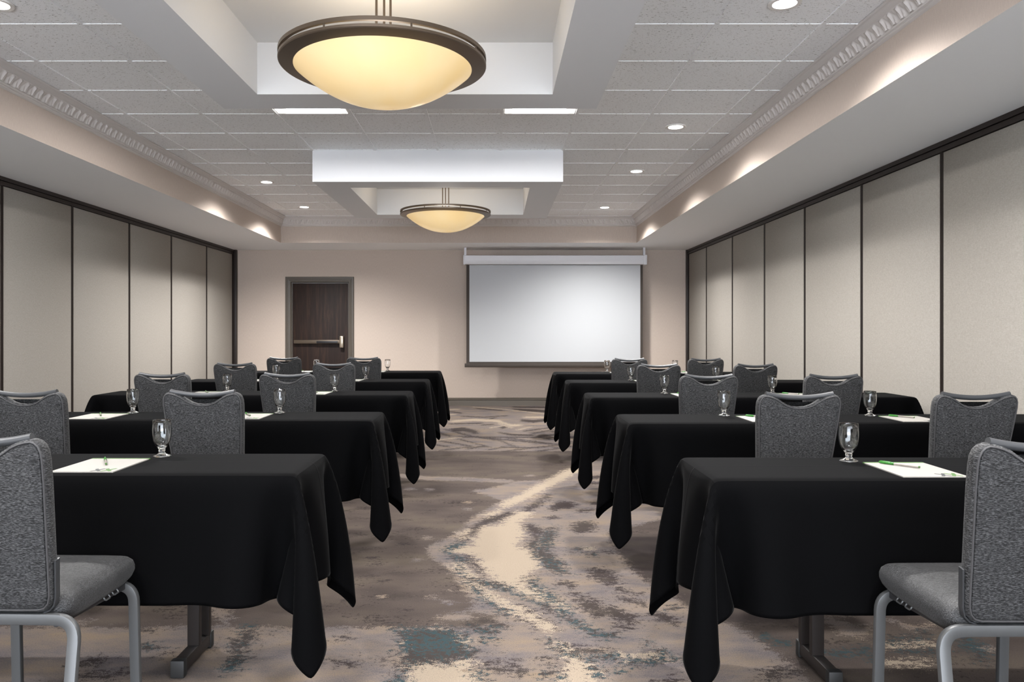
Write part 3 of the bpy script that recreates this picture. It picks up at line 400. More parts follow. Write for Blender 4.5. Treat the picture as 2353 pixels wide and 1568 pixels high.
# ceiling: lay-in tiles with tees
def build_ceiling():
    bm = bmesh.new()
    xs = [FL] + [X0 + P * i for i in range(40) if FL + 0.01 < X0 + P * i < FR - 0.01] + [FR]
    ys = [YN] + [Y0 + PY * i for i in range(60) if YN + 0.01 < Y0 + PY * i < FB - 0.01] + [FB]
    def intray(x, y): return TX0 + 0.3 < x < TX1 - 0.3 and any(a + 0.3 < y < b - 0.3 for a, b in TRAYS)
    holes = [(cx, cy) for cx in TRX for cy in TRY]
    for x0, x1 in zip(xs, xs[1:]):
        for y0, y1 in zip(ys, ys[1:]):
            cx, cy = (x0 + x1) / 2, (y0 + y1) / 2
            if TX0 < cx < TX1 and any(a + 0.02 < cy < b - 0.02 for a, b in TRAYS) : continue
            if any(abs(cx - a) < 0.3 and abs(cy - b) < 0.3 for a, b in holes): continue
            z = ZC + 0.004
            f = bm.faces.new([bm.verts.new(p) for p in ((x0, y0, z), (x0, y1, z), (x1, y1, z), (x1, y0, z))])
    def bar(x0, x1, y0, y1, z=0.0): box(bm, x0, x1, y0, y1, ZC - z, ZC + 0.012, mi=1)
    hw = 0.013
    for x in xs[1:-1]:
        segs = []; cur = YN
        if TX0 + 0.01 < x < TX1 - 0.01:
            for a, b in sorted(TRAYS):
                if a > cur: segs.append((cur, a))
                cur = b
        segs.append((cur, FB))
        for a, b in segs: bar(x - hw, x + hw, a, b, 0.003)
    for y in ys[1:-1]:
        if any(a + 0.01 < y < b - 0.01 for a, b in TRAYS): bar(FL, TX0, y - hw * .6, y + hw * .6); bar(TX1, FR, y - hw * .6, y + hw * .6)
        else: bar(FL, FR, y - hw * .6, y + hw * .6)
    o = obj('ceiling', bm, [M['tile'], M['tee']], smooth=False); o['kind'] = 'structure'
    bm = bx(XL - 0.1, XR + 0.1, YN - 0.1, YF + 0.1, ZC + 0.30, ZC + 0.36); obj('ceiling_deck', bm, M['paint'], o)
TRX = (TX0 + P / 2, 0.06 + P / 2); TRY = (5.708 + P / 2, 5.708 - 8 * PY + P / 2)
build_ceiling()

# dropped tray frames with a smooth recessed panel
def build_tray(n, y0, y1):
    o = thing('trim_%d' % n, 'painted drop frame', '', kind='structure'); w_ = 0.312
    bm = bmesh.new(); zt = ZC + 0.012
    ring = lambda x0, x1, a, b, z: [bm.verts.new(p) for p in ((x0, a, z), (x1, a, z), (x1, b, z), (x0, b, z))]
    oT = ring(TX0, TX1, y0, y1, zt); oB = ring(TX0, TX1, y0, y1, ZT)
    iB = ring(TX0 + w_, TX1 - w_, y0 + w_, y1 - w_, ZT); iT = ring(TX0 + w_, TX1 - w_, y0 + w_, y1 - w_, zt)
    for A, B in ((oT, oB), (oB, iB)):
        for i in range(4): bm.faces.new((A[i], A[(i + 1) % 4], B[(i + 1) % 4], B[i]))
    obj('drop_frame', fix(bm), M['tray'], o, smooth=False)
    bm = bmesh.new()
    iB = ring(TX0 + w_, TX1 - w_, y0 + w_, y1 - w_, ZT); iT = ring(TX0 + w_, TX1 - w_, y0 + w_, y1 - w_, zt)
    for i in range(4): bm.faces.new((iB[i], iB[(i + 1) % 4], iT[(i + 1) % 4], iT[i]))
    bm.faces.new(iT)
    obj('recessed_panel', fix(bm), M['white'], o, smooth=False)
for i, (a, b) in enumerate(TRAYS): build_tray(i + 1, a, b)

# perimeter soffit: underside and wallpapered fascia
bm = bmesh.new()
def q(*p): bm.faces.new([bm.verts.new(v) for v in p])
q((XL, YN, ZS), (FL, YN, ZS), (FL, FB, ZS), (XL, YF, ZS)); q((FR, YN, ZS), (XR, YN, ZS), (XR, YF, ZS), (FR, FB, ZS)); q((FL, FB, ZS), (FR, FB, ZS), (XR, YF, ZS), (XL, YF, ZS))
so = thing('trim_4', 'perimeter soffit', '', kind='structure')
obj('soffit_underside', fix(bm), M['paint'], so, smooth=False)
bm = bmesh.new()
q((FL, YN, ZS), (FL, FB, ZS), (FL, FB, ZC + .02), (FL, YN, ZC + .02)); q((FR, YN, ZS), (FR, FB, ZS), (FR, FB, ZC + .02), (FR, YN, ZC + .02)); q((FL, FB, ZS), (FR, FB, ZS), (FR, FB, ZC + .02), (FL, FB, ZC + .02))
obj('soffit_fascia', fix(bm), M['wallpaper'], so, smooth=False)

# crown moulding: profile (out from fascia, height below ceiling) with a band of leaves
PROF = [(0.100, 0.0), (0.100, -0.010), (0.094, -0.016), (0.080, -0.020), (0.076, -0.028), (0.066, -0.036), (0.060, -0.040), (0.060, -0.046)]
PROF2 = [(0.022, -0.112), (0.026, -0.116), (0.024, -0.124), (0.014, -0.128), (0.016, -0.134), (0.010, -0.142), (0.0, -0.146)]
def leaf(s, t):
    """relief height of the acanthus band; s across one leaf -0.5..0.5, t 0 bottom..1 top"""
    wdt = 0.47 * math.sqrt(max(0, 1 - (t / 1.02) ** 2)) * (0.75 + 0.5 * t * (1 - t) * 2)
    r = abs(s) / (wdt + 1e-4)
    if r < 1: 
        a = math.atan2(s, t + 0.35)
        return 0.0065 * (1 - r ** 4) * (0.62 + 0.38 * math.cos(a * 17)) + 0.003 * (1 - r)
    return 0.003 * math.exp(-(((abs(s) - 0.5) / 0.09) ** 2 + ((t - 0.82) / 0.12) ** 2))
def crown(run, p0, d, nrm):
    """run: length, p0 start on fascia at ceiling level, d direction, nrm out of the fascia"""
    p0, d, nrm = Vector(p0), Vector(d), Vector(nrm); parts = []
    bm = bmesh.new()
    for prof in (PROF, PROF2):
        A = [bm.verts.new(p0 + nrm * a + d * (a if True else 0) + Vector((0, 0, b))) for a, b in prof]
        B = [bm.verts.new(p0 + d * (run - a) + nrm * a + Vector((0, 0, b))) for a, b in prof]
        for i in range(len(prof) - 1): bm.faces.new((A[i], A[i + 1], B[i + 1], B[i]))
    n = int(round(run / 0.085)); su, tv = 14, 9; cols = []
    for i in range(n * su + 1):
        s = (i % su) / su - 0.5; x = i / (n * su); col = []
        for j in range(tv + 1):
            t = j / tv; a = 0.022 + (0.060 - 0.022) * (t ** 1.5); b = -0.112 + (0.112 - 0.046) * t
            hgt = leaf(s, t) if 0 < j < tv else 0
            st, ln = a, run - 2 * a
            col.append(bm.verts.new(p0 + d * (st + ln * x) + nrm * (a + hgt * 1.15) + Vector((0, 0, b - hgt * 0.7))))
        cols.append(col)
    for A, B in zip(cols, cols[1:]):
        for j in range(tv): bm.faces.new((A[j], A[j + 1], B[j + 1], B[j]))
    return bm
Z = ZC + 0.002
cr = thing('trim_5', 'crown moulding', '', kind='structure')
obj('crown_moulding', crown(FB - 0.5, (FL, 0.5, Z), (0, 1, 0), (1, 0, 0)), M['crown'], cr, angle=50)
obj('crown_moulding', crown(FB - 0.5, (FR, 0.5, Z), (0, 1, 0), (-1, 0, 0)), M['crown'], cr, angle=50)
obj('crown_moulding', crown(FR - FL, (FL, FB, Z), (1, 0, 0), (0, -1, 0)), M['crown'], cr, angle=50)

# screen-end wall with a door opening
DX0, DX1, DZ = -3.43, -2.45, 2.085
bm = bmesh.new()
for a, b, c, d in ((XL - .1, DX0, 0, ZC), (DX1, XR + .1, 0, ZC), (DX0, DX1, DZ, ZC)): box(bm, a, b, YF, YF + 0.12, c, d)
struct('wall_front', bm, M['wallpaper'], smooth=False)
# baseboard
def baseboard(name, x0, x1):
    bm = bmesh.new()
    for sec, mi in (([(0, 0), (0.014, 0), (0.014, 0.092), (0.0, 0.092)], 0), ([(0, 0.092), (0.02, 0.095), (0.022, 0.104), (0.016, 0.108), (0.016, 0.114), (0.008, 0.124), (0, 0.132)], 1)):
        A = [bm.verts.new((x0, YF - a, b)) for a, b in sec]; B = [bm.verts.new((x1, YF - a, b)) for a, b in sec]
        for i in range(len(sec)):
            j = (i + 1) % len(sec); f = bm.faces.new((A[i], A[j], B[j], B[i])); f.material_index = mi
    struct(name, fix(bm), [M['trim'], M['capline']], smooth=False)
baseboard('baseboard_front', DX1 + 0.09, XR - 0.06); baseboard('baseboard_left', XL + 0.07, DX0 - 0.09)

# folding partition walls
def partition(name, xw, sgn, joints):
    o = thing(name, 'folding partition wall', '', kind='structure')
    obj('backing', bx(min(xw, xw - sgn * 0.1), max(xw, xw - sgn * 0.1), YN - .1, YF + .1, 0, ZC), M['brown'], o, smooth=False)
    for a, b in zip(joints, joints[1:]):
        x0, x1 = sorted((xw - sgn * 0.001, xw + sgn * 0.012))
        obj('fabric_panel', bx(x0, x1, a + 0.017, b - 0.017, 0.06, ZS - 0.078, 0.004, 2), M['panel'], o)
    for a in joints[1:-1]:
        bm = bmesh.new(); x0, x1 = sorted((xw, xw + sgn * 0.018))
        box(bm, x0, x1, a - 0.014, a - 0.004, 0.03, ZS - 0.07, mi=0); box(bm, x0, x1, a + 0.004, a + 0.014, 0.03, ZS - 0.07, mi=0)
        x0, x1 = sorted((xw, xw + sgn * 0.014)); box(bm, x0, x1, a - 0.0035, a + 0.0035, 0.03, ZS - 0.07, mi=1)
        obj('panel_seal', bm, [M['brown'], M['bead']], o, smooth=False)
    x0, x1 = sorted((xw, xw + sgn * 0.035)); bm = bx(x0, x1, YN, YF, ZS - 0.034, ZS); x0, x1 = sorted((xw, xw + sgn * 0.024)); box(bm, x0, x1, YN, YF, ZS - 0.074, ZS - 0.038)
    obj('header_track', bm, M['brown'], o, smooth=False)
    obj('floor_seal', bx(*sorted((xw, xw + sgn * 0.016)), YN, YF, 0, 0.055), M['brown'], o, smooth=False)
    x0, x1 = sorted((xw, xw + sgn * (0.075 if sgn > 0 else 0.05))); obj('end_jamb', bx(x0, x1, YF - 0.07, YF, 0, ZS, 0.004), M['brown'], o)
jl = [12.98, 11.81, 10.52, 9.31, 8.05, 6.90]; jr = [12.98, 11.90, 10.60, 9.34, 8.13, 6.87, 5.64]
while jl[-1] > -2: jl.append(jl[-1] - 1.235)
while jr[-1] > -2: jr.append(jr[-1] - 1.24)
partition('wall_left', XL, 1, sorted(jl)); partition('wall_right', XR, -1, sorted(jr))

# door
dr = thing('door_1', 'dark walnut door', '', loc=(0, 0, 0), kind='structure')
bm = bmesh.new()
def casing(sec, mi=0):
    # jambs and head as mitred profile (w: out from opening, y: proud of the wall)
    rows = []
    for a, y in sec:
        rows.append([bm.verts.new(p) for p in ((DX0 - a, YF - y, 0), (DX0 - a, YF - y, DZ + a), (DX1 + a, YF - y, DZ + a), (DX1 + a, YF - y, 0))])
    for A, B in zip(rows, rows[1:]):
        for i in range(3): bm.faces.new((A[i], A[i + 1], B[i + 1], B[i]))
casing([(0.085, 0), (0.085, 0.024), (0.078, 0.03), (0.052, 0.03), (0.048, 0.022), (0.030, 0.020), (0.026, 0.014), (0.010, 0.012), (0.004, 0.012), (-0.004, 0.004), (-0.004, -0.03), (-0.02, -0.03), (-0.02, -0.10)])
obj('door_frame', fix(bm), M['trim'], dr, smooth=False)
obj('door_leaf', bx(DX0 + 0.022, DX1 - 0.022, YF + 0.045, YF + 0.09, 0.008, DZ - 0.022, 0.002), M['wood'], dr)
pb = obj('panic_bar', bx(-3.375, -2.60, YF - 0.02, YF + 0.03, 1.045, 1.105, 0.004), M['nickel'], dr)
obj('push_pad', bx(-2.99, -2.635, YF - 0.036, YF - 0.02, 1.052, 1.09, 0.003), M['black'], pb)
obj('latch_case', bx(-2.605, -2.535, YF - 0.045, YF + 0.045, 0.975, 1.175, 0.016, 3), M['chrome'], pb)

# projection screen
SX0, SX1, SY = -0.503, 2.478, 12.66
ps = thing('projection_screen', 'white pull-down projection screen hanging on the far wall right of the door', 'screen', ((SX0 + SX1) / 2, SY, 0.68))
L = lambda o: (setattr(o, 'location', (-(SX0 + SX1) / 2, -SY, -0.68)), o)[1]
bm = bmesh.new(); sec = [(-0.06, 2.345), (-0.07, 2.375), (-0.075, 2.40), (-0.075, 2.482), (-0.06, 2.49), (0.06, 2.49), (0.07, 2.47), (0.07, 2.36), (0.05, 2.338)]
A = [bm.verts.new((SX0 + .012, SY + a, b)) for a, b in sec]; B = [bm.verts.new((SX1 - .012, SY + a, b)) for a, b in sec]
bm.faces.new(A); bm.faces.new(B[::-1])
for i in range(len(sec)): j = (i + 1) % len(sec); bm.faces.new((A[i], A[j], B[j], B[i]))
L(obj('screen_case', fix(bm), M['case'], ps, smooth=False))
for a, b in ((SX0 - .004, SX0 + .03), (SX1 - .05, SX1 + .004)): L(obj('end_cap', bx(a, b, SY - 0.08, SY + 0.075, 2.335, 2.494, 0.008), M['case'], ps))
for a in (SX0 + .01, SX1 - .05):
    bm = bx(a, a + 0.035, SY - 0.02, SY + 0.02, 2.49, ZS); box(bm, a - .008, a + 0.043, SY - 0.03, SY + 0.03, ZS - 0.006, ZS); L(obj('hanging_bracket', bm, M['case'], ps, smooth=False))
L(obj('screen_fabric', bx(-0.408, 2.385, SY + 0.0, SY + 0.003, 0.752, 2.335), M['fabric'], ps, smooth=False))
bm = bmesh.new()
for a, b, c, d in ((-0.458, -0.408, .725, 2.337), (2.385, 2.425, .725, 2.337), (-0.408, 2.385, .725, .752)): box(bm, a, b, SY, SY + 0.003, c, d)
L(obj('screen_border', bm, M['border'], ps, smooth=False))
bm = bmesh.new(); sweep(bm, [(-0.485, SY, 0.695), (2.44, SY, 0.695)], rrect(0.034, 0.062, 0.012), (0, 0, 1)); L(obj('weight_bar', fix(bm), M['border'], ps))

# ------------------------------------------------------------------ lights
def troffer(x, y, label):
    t = thing('ceiling_troffer', label, 'ceiling light', (x, y, ZC), group='square troffer lights'); r = P / 2 - 0.004; k = 0.215; d = 0.035
    bm = bmesh.new(); R = lambda a, b, z: [bm.verts.new(p) for p in ((-a, -b, z), (a, -b, z), (a, b, z), (-a, b, z))]
    A = R(r, r, 0.0); B = R(r - 0.02, r - 0.02, 0.0); C_ = R(k, k + .06, d)
    for i in range(4):
        j = (i + 1) % 4; f = bm.faces.new((A[i], A[j], B[j], B[i])); f = bm.faces.new((B[i], B[j], C_[j], C_[i])); f.material_index = 1
    obj('reflector', fix(bm), [M['ring'], M['gold']], t, smooth=False)
    bm = bmesh.new(); bm.faces.new(R(k, k + .06, d - 0.001)); obj('lamp_lens', bm, M['tlens'], t, smooth=False)
    return t
tl = ['square ceiling troffer just beyond the near tray, left one', 'square ceiling troffer just beyond the near tray, right one', 'added unseen ceiling troffer for fill, left one', 'added unseen ceiling troffer for fill, right one']  # the last two are added out of view as fill light
k = 0
for y in TRY:
    for x in TRX: troffer(x, y, tl[k]); k += 1

def downlight():
    t = thing('recessed_downlight', '', 'ceiling light', (0, 0, ZC), group='round recessed downlights')
    bm = bmesh.new(); lathe(bm, [(0.060, 0.002), (0.064, -0.004), (0.085, -0.005), (0.088, -0.002), (0.088, 0.004)], 40); obj('trim_ring', fix(bm), M['ring'], t)
    bm = bmesh.new(); lathe(bm, [(0.0, 0.001), (0.061, 0.001)], 40); obj('lamp_lens', bm, M['lens'], t)
    ld = bpy.data.lights.new('downlight_lamp', 'SPOT'); ld.energy = SPOT_W; ld.spot_size = math.radians(147); ld.spot_blend = 1.0; ld.shadow_soft_size = 0.10; ld.color = (1, 0.985, 0.965)
    lo = bpy.data.objects.new('downlight_lamp', ld); COL.objects.link(lo); lo.parent = t; lo.location = (0, 0, -0.012)
    return t
DL = [(1.57, 4.19, 'round downlight nearest the camera on the right side of the ceiling'), (1.57, 6.71, 'second round downlight on the right side of the ceiling'), (1.57, 8.56, 'third round downlight on the right side, level with the far tray'),
      (1.57, 11.04, 'farthest round downlight on the right side, near the screen wall'), (-2.70, 4.20, 'round downlight cut by the upper left corner of the photo'), (-2.70, 9.18, 'middle round downlight left of the far tray'),
      (-2.70, 11.0, 'farthest round downlight on the left, near the door wall'), (1.57, 1.7, 'added unseen round downlight overhead on the right'), (-2.70, 1.7, 'added unseen round downlight overhead on the left'), (1.57, -0.8, 'added unseen round downlight behind the camera on the right'), (-2.70, -0.8, 'added unseen round downlight behind the camera on the left')]  # the last four are added out of view to light the room
d0 = downlight()
far_lamp = [c for c in d0.children if c.type == 'LIGHT'][0].data.copy(); far_lamp.energy = SPOT_W * 1.95
for i, (x, y, lb) in enumerate(DL):
    if i == 0: d0.location = (x, y, ZC); d0['label'] = lb
    else:
        r = dup(d0, (x, y, ZC), 0, lb)
        if y > 10:
            for c in r.children:
                if c.type == 'LIGHT': c.data = far_lamp

def pendant(y, label):
    t = thing('pendant_lamp', label, 'pendant lamp', ((TX0 + TX1) / 2, y, ZC), group='alabaster bowl pendant lamps')
    zr = 2.570 - ZC
    def band(r0, r1, z0, z1): 
        bm = bmesh.new(); lathe(bm, [(r0, z0), (r1, z0), (r1, z1), (r0, z1)], 96, closed=True); return fix(bm)
    obj('upper_ring', band(0.496, 0.512, zr + 0.022, zr + 0.040), M['bronze'], t)
    bm = bmesh.new(); lathe(bm, [(0.430, zr - 0.022), (0.508, zr - 0.010), (0.512, zr - 0.006), (0.512, zr + 0.006), (0.505, zr + 0.008), (0.425, zr - 0.010)], 96, closed=True); obj('lower_ring', fix(bm), M['bronze'], t)
    for k in range(8):
        a = math.radians(22 + 45 * k); bm = bmesh.new(); c, s = 0.504 * math.cos(a), 0.504 * math.sin(a)
        lathe(bm, [(0, zr + 0.002), (0.0045, zr + 0.002), (0.0045, zr + 0.026), (0, zr + 0.026)], 8, (c, s, 0)); obj('spacer_post', fix(bm), M['bronze'], t)
    prof = []
    n = 22
    for i in range(n + 1):
        q_ = 1 - i / n; prof.append((0.445 * q_, zr - 0.016 - 0.184 * (1 - q_ ** 2.15)))
    inner = [(r * 0.985, z + 0.006) for r, z in prof[::-1]]
    bm = bmesh.new(); lathe(bm, prof + inner[:], 96); obj('glass_bowl', fix(bm), M['bowl'], t)
    for k in range(3):
        a = math.radians(95 + 120 * k); c, s = 0.040 * math.cos(a), 0.040 * math.sin(a)
        bm = bmesh.new(); lathe(bm, [(0, zr - 0.06), (0.006, zr - 0.06), (0.006, -0.03), (0, -0.03)], 12, (c, s, 0)); obj('stem_rod', fix(bm), M['bronze'], t)
        b = math.radians(95 + 120 * k); bm = bmesh.new(); sweep(bm, [(c, s, zr - 0.03), (0.5 * math.cos(b), 0.5 * math.sin(b), zr + 0.0)], circ(0.005, 8)); obj('spoke_arm', fix(bm), M['bronze'], t)
    bm = bmesh.new(); lathe(bm, [(0, -0.045), (0.05, -0.04), (0.075, -0.012), (0.078, 0.0)], 40); obj('ceiling_canopy', fix(bm), M['bronze'], t)
    ld = bpy.data.lights.new('bowl_lamp', 'POINT'); ld.energy = UPLIGHT_W; ld.shadow_soft_size = 0.12; ld.color = (1, 0.975, 0.95)
    lo = bpy.data.objects.new('bowl_lamp', ld); COL.objects.link(lo); lo.parent = t; lo.location = (0, 0, zr + 0.02)
    return t
pendant(3.87, 'large near pendant lamp with glowing alabaster bowl hanging from the near ceiling tray')
pendant(8.78, 'farther pendant lamp with glowing alabaster bowl hanging from the far ceiling tray')
pendant(-1.04, 'added unseen pendant lamp with alabaster bowl behind the camera')  # unseen, added with the other lights behind the camera

# ------------------------------------------------------------------ tables and cloths
TL, TD, TH = 1.20, 0.2285, 0.757        # half length, half depth, height of the cloth on top
def drape(seed, sh=0.4, steps=560):
    """let one half of a cloth fall over the table (position based dynamics), then mirror it"""
    h = 0.025; ox, oy = 0.40, 0.418
    vi = np.linspace(-TD, TD, 19); vo = oy * np.arange(1, 18) / 17
    u = np.concatenate([np.linspace(0, TL, 49), TL + ox * np.arange(1, 17) / 16]); v = np.concatenate([-TD - vo[::-1], vi, TD + vo])
    U, V = np.meshgrid(u, v, indexing='ij'); nu, nv = U.shape
    rng = np.random.default_rng(seed)
    p = np.stack([U, V, np.full_like(U, TH)], 2).astype(float)
    du = dv = 0.025
    e = 0.012
    pin = (U <= TL + 1e-6) & (np.abs(V) <= TD + 1e-6)
    # slow undulation that decides where the folds start
    ph = rng.uniform(0, 6.28, 8)
    p[..., 2] += np.where(pin, 0, 0.0012 * np.sin(U * 7 + ph[0]) * np.cos(V * 9 + ph[1]))
    flat = p.copy(); flat[..., 2] = 0; flat = flat.reshape(-1, 3)
    p[..., 2] -= np.where(pin, 0, 0.02)
    p[..., 2] -= np.where(pin & ((U > TL - 1e-6) | (np.abs(V) > TD - 1e-6)), 0.003, 0)
    w = np.where(pin, 0.0, 1.0); vel = np.zeros_like(p)
    IJ = np.arange(nu * nv).reshape(nu, nv); P_ = p.reshape(-1, 3); Wt = w.ravel(); Vl = vel.reshape(-1, 3)
    sets = []
    def add(a, b, rest, k, key, ncol):
        a, b, key = a.ravel(), b.ravel(), key.ravel()
        for c in range(ncol):
            m = (key == c) & ((Wt[a] + Wt[b]) > 0); sets.append((a[m], b[m], np.sqrt(((flat[a[m]] - flat[b[m]]) ** 2).sum(1)), k))
    I, J = np.meshgrid(np.arange(nu), np.arange(nv), indexing='ij')
    add(IJ[:-1], IJ[1:], du, 1.0, I[:-1] % 2, 2); add(IJ[:, :-1], IJ[:, 1:], dv, 1.0, J[:, :-1] % 2, 2)
    dg = math.hypot(du, dv)
    add(IJ[:-1, :-1], IJ[1:, 1:], dg, sh, I[:-1, :-1] % 2, 2); add(IJ[1:, :-1], IJ[:-1, 1:], dg, sh, I[:-1, :-1] % 2, 2)
    add(IJ[:-2], IJ[2:], 2 * du, 0.10, (I[:-2] // 2) % 2, 2); add(IJ[:, :-2], IJ[:, 2:], 2 * dv, 0.10, (J[:, :-2] // 2) % 2, 2)
    add(IJ[:-4], IJ[4:], 4 * du, 0.03, (I[:-4] // 4) % 2, 2); add(IJ[:, :-4], IJ[:, 4:], 4 * dv, 0.03, (J[:, :-4] // 4) % 2, 2)
    wn = rng.normal(0, 1, (6, 3))
    dt = 1 / 120.0; free = Wt > 0; first = IJ[0]
    for st in range(steps):
        damp = 0.985 if st < steps * 0.6 else 0.93
        Vl[free, 2] -= 9.8 * dt
        if st < steps * 0.35:
            Vl[free] += dt * 0.8 * np.sin(st * 0.05 + wn[st // 60 % 6])[None, :] * np.array([0.4, 0.6, 0.0])
        Vl *= damp
        old = P_.copy(); P_[free] += Vl[free] * dt
        for it in range(5):
            for a, b, r, k in sets:
                d = P_[b] - P_[a]; L = np.sqrt((d * d).sum(1)) + 1e-9; ws = Wt[a] + Wt[b]
                c = (k * (L - r) / (L * ws))
                if k < 0.2 : c = np.where(L < r, c, 0)     # bending springs only resist folding
                d *= c[:, None]; P_[a] += d * Wt[a][:, None]; P_[b] -= d * Wt[b][:, None]
        P_[first, 0] = 0.0
        # table slab with rounded edge
        x, y, z = P_[:, 0], P_[:, 1], P_[:, 2]
        T = 0.07; ix = TL - x; iy = TD - np.abs(y); iz = TH - z
        hit = free & (ix > 0) & (iy > 0) & (iz > 0) & (z > TH - T)
        pen = np.stack([ix, iy, iz + 9], 1); which = pen.argmin(1)
        a_ = hit & (which == 0); P_[a_, 0] = TL
        a_ = hit & (which == 1); P_[a_, 1] = np.sign(y[a_]) * TD
        a_ = hit & (which == 2); P_[a_, 2] = TH
        lo = P_[:, 2] < 0.01; P_[lo, 2] = 0.01
        Vl[:] = (P_ - old) / dt
        sp = np.sqrt((Vl ** 2).sum(1)); f = np.minimum(1, 2.5 / (sp + 1e-9)); Vl *= f[:, None]
    return P_.reshape(nu, nv, 3).copy()

def cloth_mesh(A, B, name):
    """join the fallen half A (+x end) with the mirrored half B (-x end)"""
    Bm = B.copy(); Bm[..., 0] *= -1
    # blend the two halves where they meet
    full = np.concatenate([Bm[::-1][:-1], A], 0); c = len(B) - 1
    mid = (A[0] + B[0]) / 2; mid[:, 0] = 0
    for k in range(0, 14):
        wgt = 1 - k / 14; full[c + k, :, 1:] += (mid - A[0])[:, 1:] * wgt; 
        if k: full[c - k, :, 1:] += (mid - B[0])[:, 1:] * wgt
    nu, nv = full.shape[:2]
    i = (np.arange(nu - 1)[:, None] * nv + np.arange(nv - 1)[None, :]).ravel()
    return mesh_from(full.reshape(-1, 3).tolist(), np.stack([i, i + nv, i + nv + 1, i + 1], 1).tolist(), name)

ends = [drape(s, sh) for s, sh in CLOTH_SEEDS]
def make_table():
    t = thing('banquet_table', '', 'table', (0, 0, 0), group='narrow folding tables under black cloths')
    bm = bmesh.new(); prism(bm, [(x, y) for x, y in rrect(2 * TL - 0.05, 2 * TD - 0.05, 0.07, 6)], 0.724, 0.748); obj('tabletop', fix(bm), M['laminate'], t)
    for s in (-1, 1):
        x = s * 0.735
        lg = bmesh.new()
        for y in (0.085, 0.185): box(lg, x - 0.0225, x + 0.0225, y - 0.014, y + 0.014, 0.055, 0.723, 0.003)
        obj('leg', lg, M['tleg'], t)
        ft = obj('foot', bx(x - 0.021, x + 0.021, -0.07, 0.215, 0.012, 0.06, 0.004), M['tleg'], t)
        for y0, y1 in ((-0.078, -0.045), (0.19, 0.222)): obj('foot_cap', bx(x - 0.025, x + 0.025, y0, y1, 0.001, 0.064, 0.005), M['rubber'], ft)
        obj('top_bracket', bx(x - 0.03, x + 0.03, -0.19, 0.19, 0.70, 0.7235, 0.003), M['tleg'], t)
    return t

ROWS_L = [3.063, 4.67, 6.34, 7.95, 9.66]; ROWS_R = [2.973, 4.54, 6.153, 7.81, 9.39]     # far edges of the tables
ORD = ['nearest', 'second', 'third', 'fourth', 'farthest']
AX_L, AX_R = -0.665, 0.712
table0 = make_table()
cm = [cloth_mesh(ends[0], ends[1], 'cloth_a'), cloth_mesh(ends[2], ends[0], 'cloth_b'), cloth_mesh(ends[1], ends[2], 'cloth_c')]
# (mesh, turned about) per table
PICK = {('L', 0): (0, 0), ('L', 1): (1, 0), ('L', 2): (2, 0), ('L', 3): (0, 0), ('L', 4): (1, 0), ('R', 0): (1, 0), ('R', 1): (2, 0), ('R', 2): (0, 0), ('R', 3): (1, 0), ('R', 4): (2, 0)}
first = True
for side, rows, ax in (('L', ROWS_L, AX_L), ('R', ROWS_R, AX_R)):
    sd = 'left' if side == 'L' else 'right'
    for i, yb in enumerate(rows):
        cx = ax - TL if side == 'L' else ax + TL; cy = yb - TD
        row = ('%s table from the camera' % ORD[i]) if i in (1, 2, 3) else ('table %s the camera' % ('nearest' if i == 0 else 'farthest from'))
        lb = 'narrow folding table on the %s of the aisle, %s' % (sd, row)
        if first: table0.location = (cx, cy, 0); table0['label'] = lb; first = False
        else: dup(table0, (cx, cy, 0), 0, lb)
        mi, turn = PICK[(side, i)]
        c = obj('tablecloth', cm[mi], None); c.location = (cx, cy, 0); c.rotation_euler = (0, 0, math.pi * turn)
        if not cm[mi].materials: cm[mi].materials.append(M['cloth'])
        c['label'] = 'black linen tablecloth over the %s on the %s of the aisle' % (row, sd); c['category'] = 'tablecloth'; c['group'] = 'black tablecloths'
        s_ = c.modifiers.new('smooth', 'SUBSURF'); s_.levels = s_.render_levels = 1
        s_ = c.modifiers.new('thick', 'SOLIDIFY'); s_.thickness = 0.0012; s_.offset = 1

# ------------------------------------------------------------------ chairs
BZ = 0.455; BT = 0.952
def lean(z): return -(z - BZ) * 0.20 + 0.02
def back_outline():
    half = [(0.0, -0.056), (0.03, -0.0535), (0.058, -0.045), (0.082, -0.031), (0.102, -0.018), (0.125, -0.008), (0.148, -0.002), (0.166, 0.0), (0.180, -0.005), (0.191, -0.016), (0.1975, -0.034), (0.199, -0.058), (0.196, -0.12), (0.188, -0.22), (0.179, -0.33), (0.173, -0.41), (0.170, -0.44), (0.163, -0.463), (0.148, -0.479), (0.125, -0.485), (0.06, -0.486), (0.0, -0.486)]
    pts = [(x * 0.965, BT + z * 1.02) for x, z in half]
    return pts + [(-x, z) for x, z in pts[-2:0:-1]]
OUT = back_outline()
def inset(poly, d):
    n = len(poly); o = []
    for i in range(n):
        a, p, b = Vector(poly[i - 1]), Vector(poly[i]), Vector(poly[(i + 1) % n])
        e1, e2 = (p - a).normalized(), (b - p).normalized()
        t = (e1 + e2).normalized(); nrm = Vector((t.y, -t.x))
        o.append(tuple(p + nrm * d))
    return o
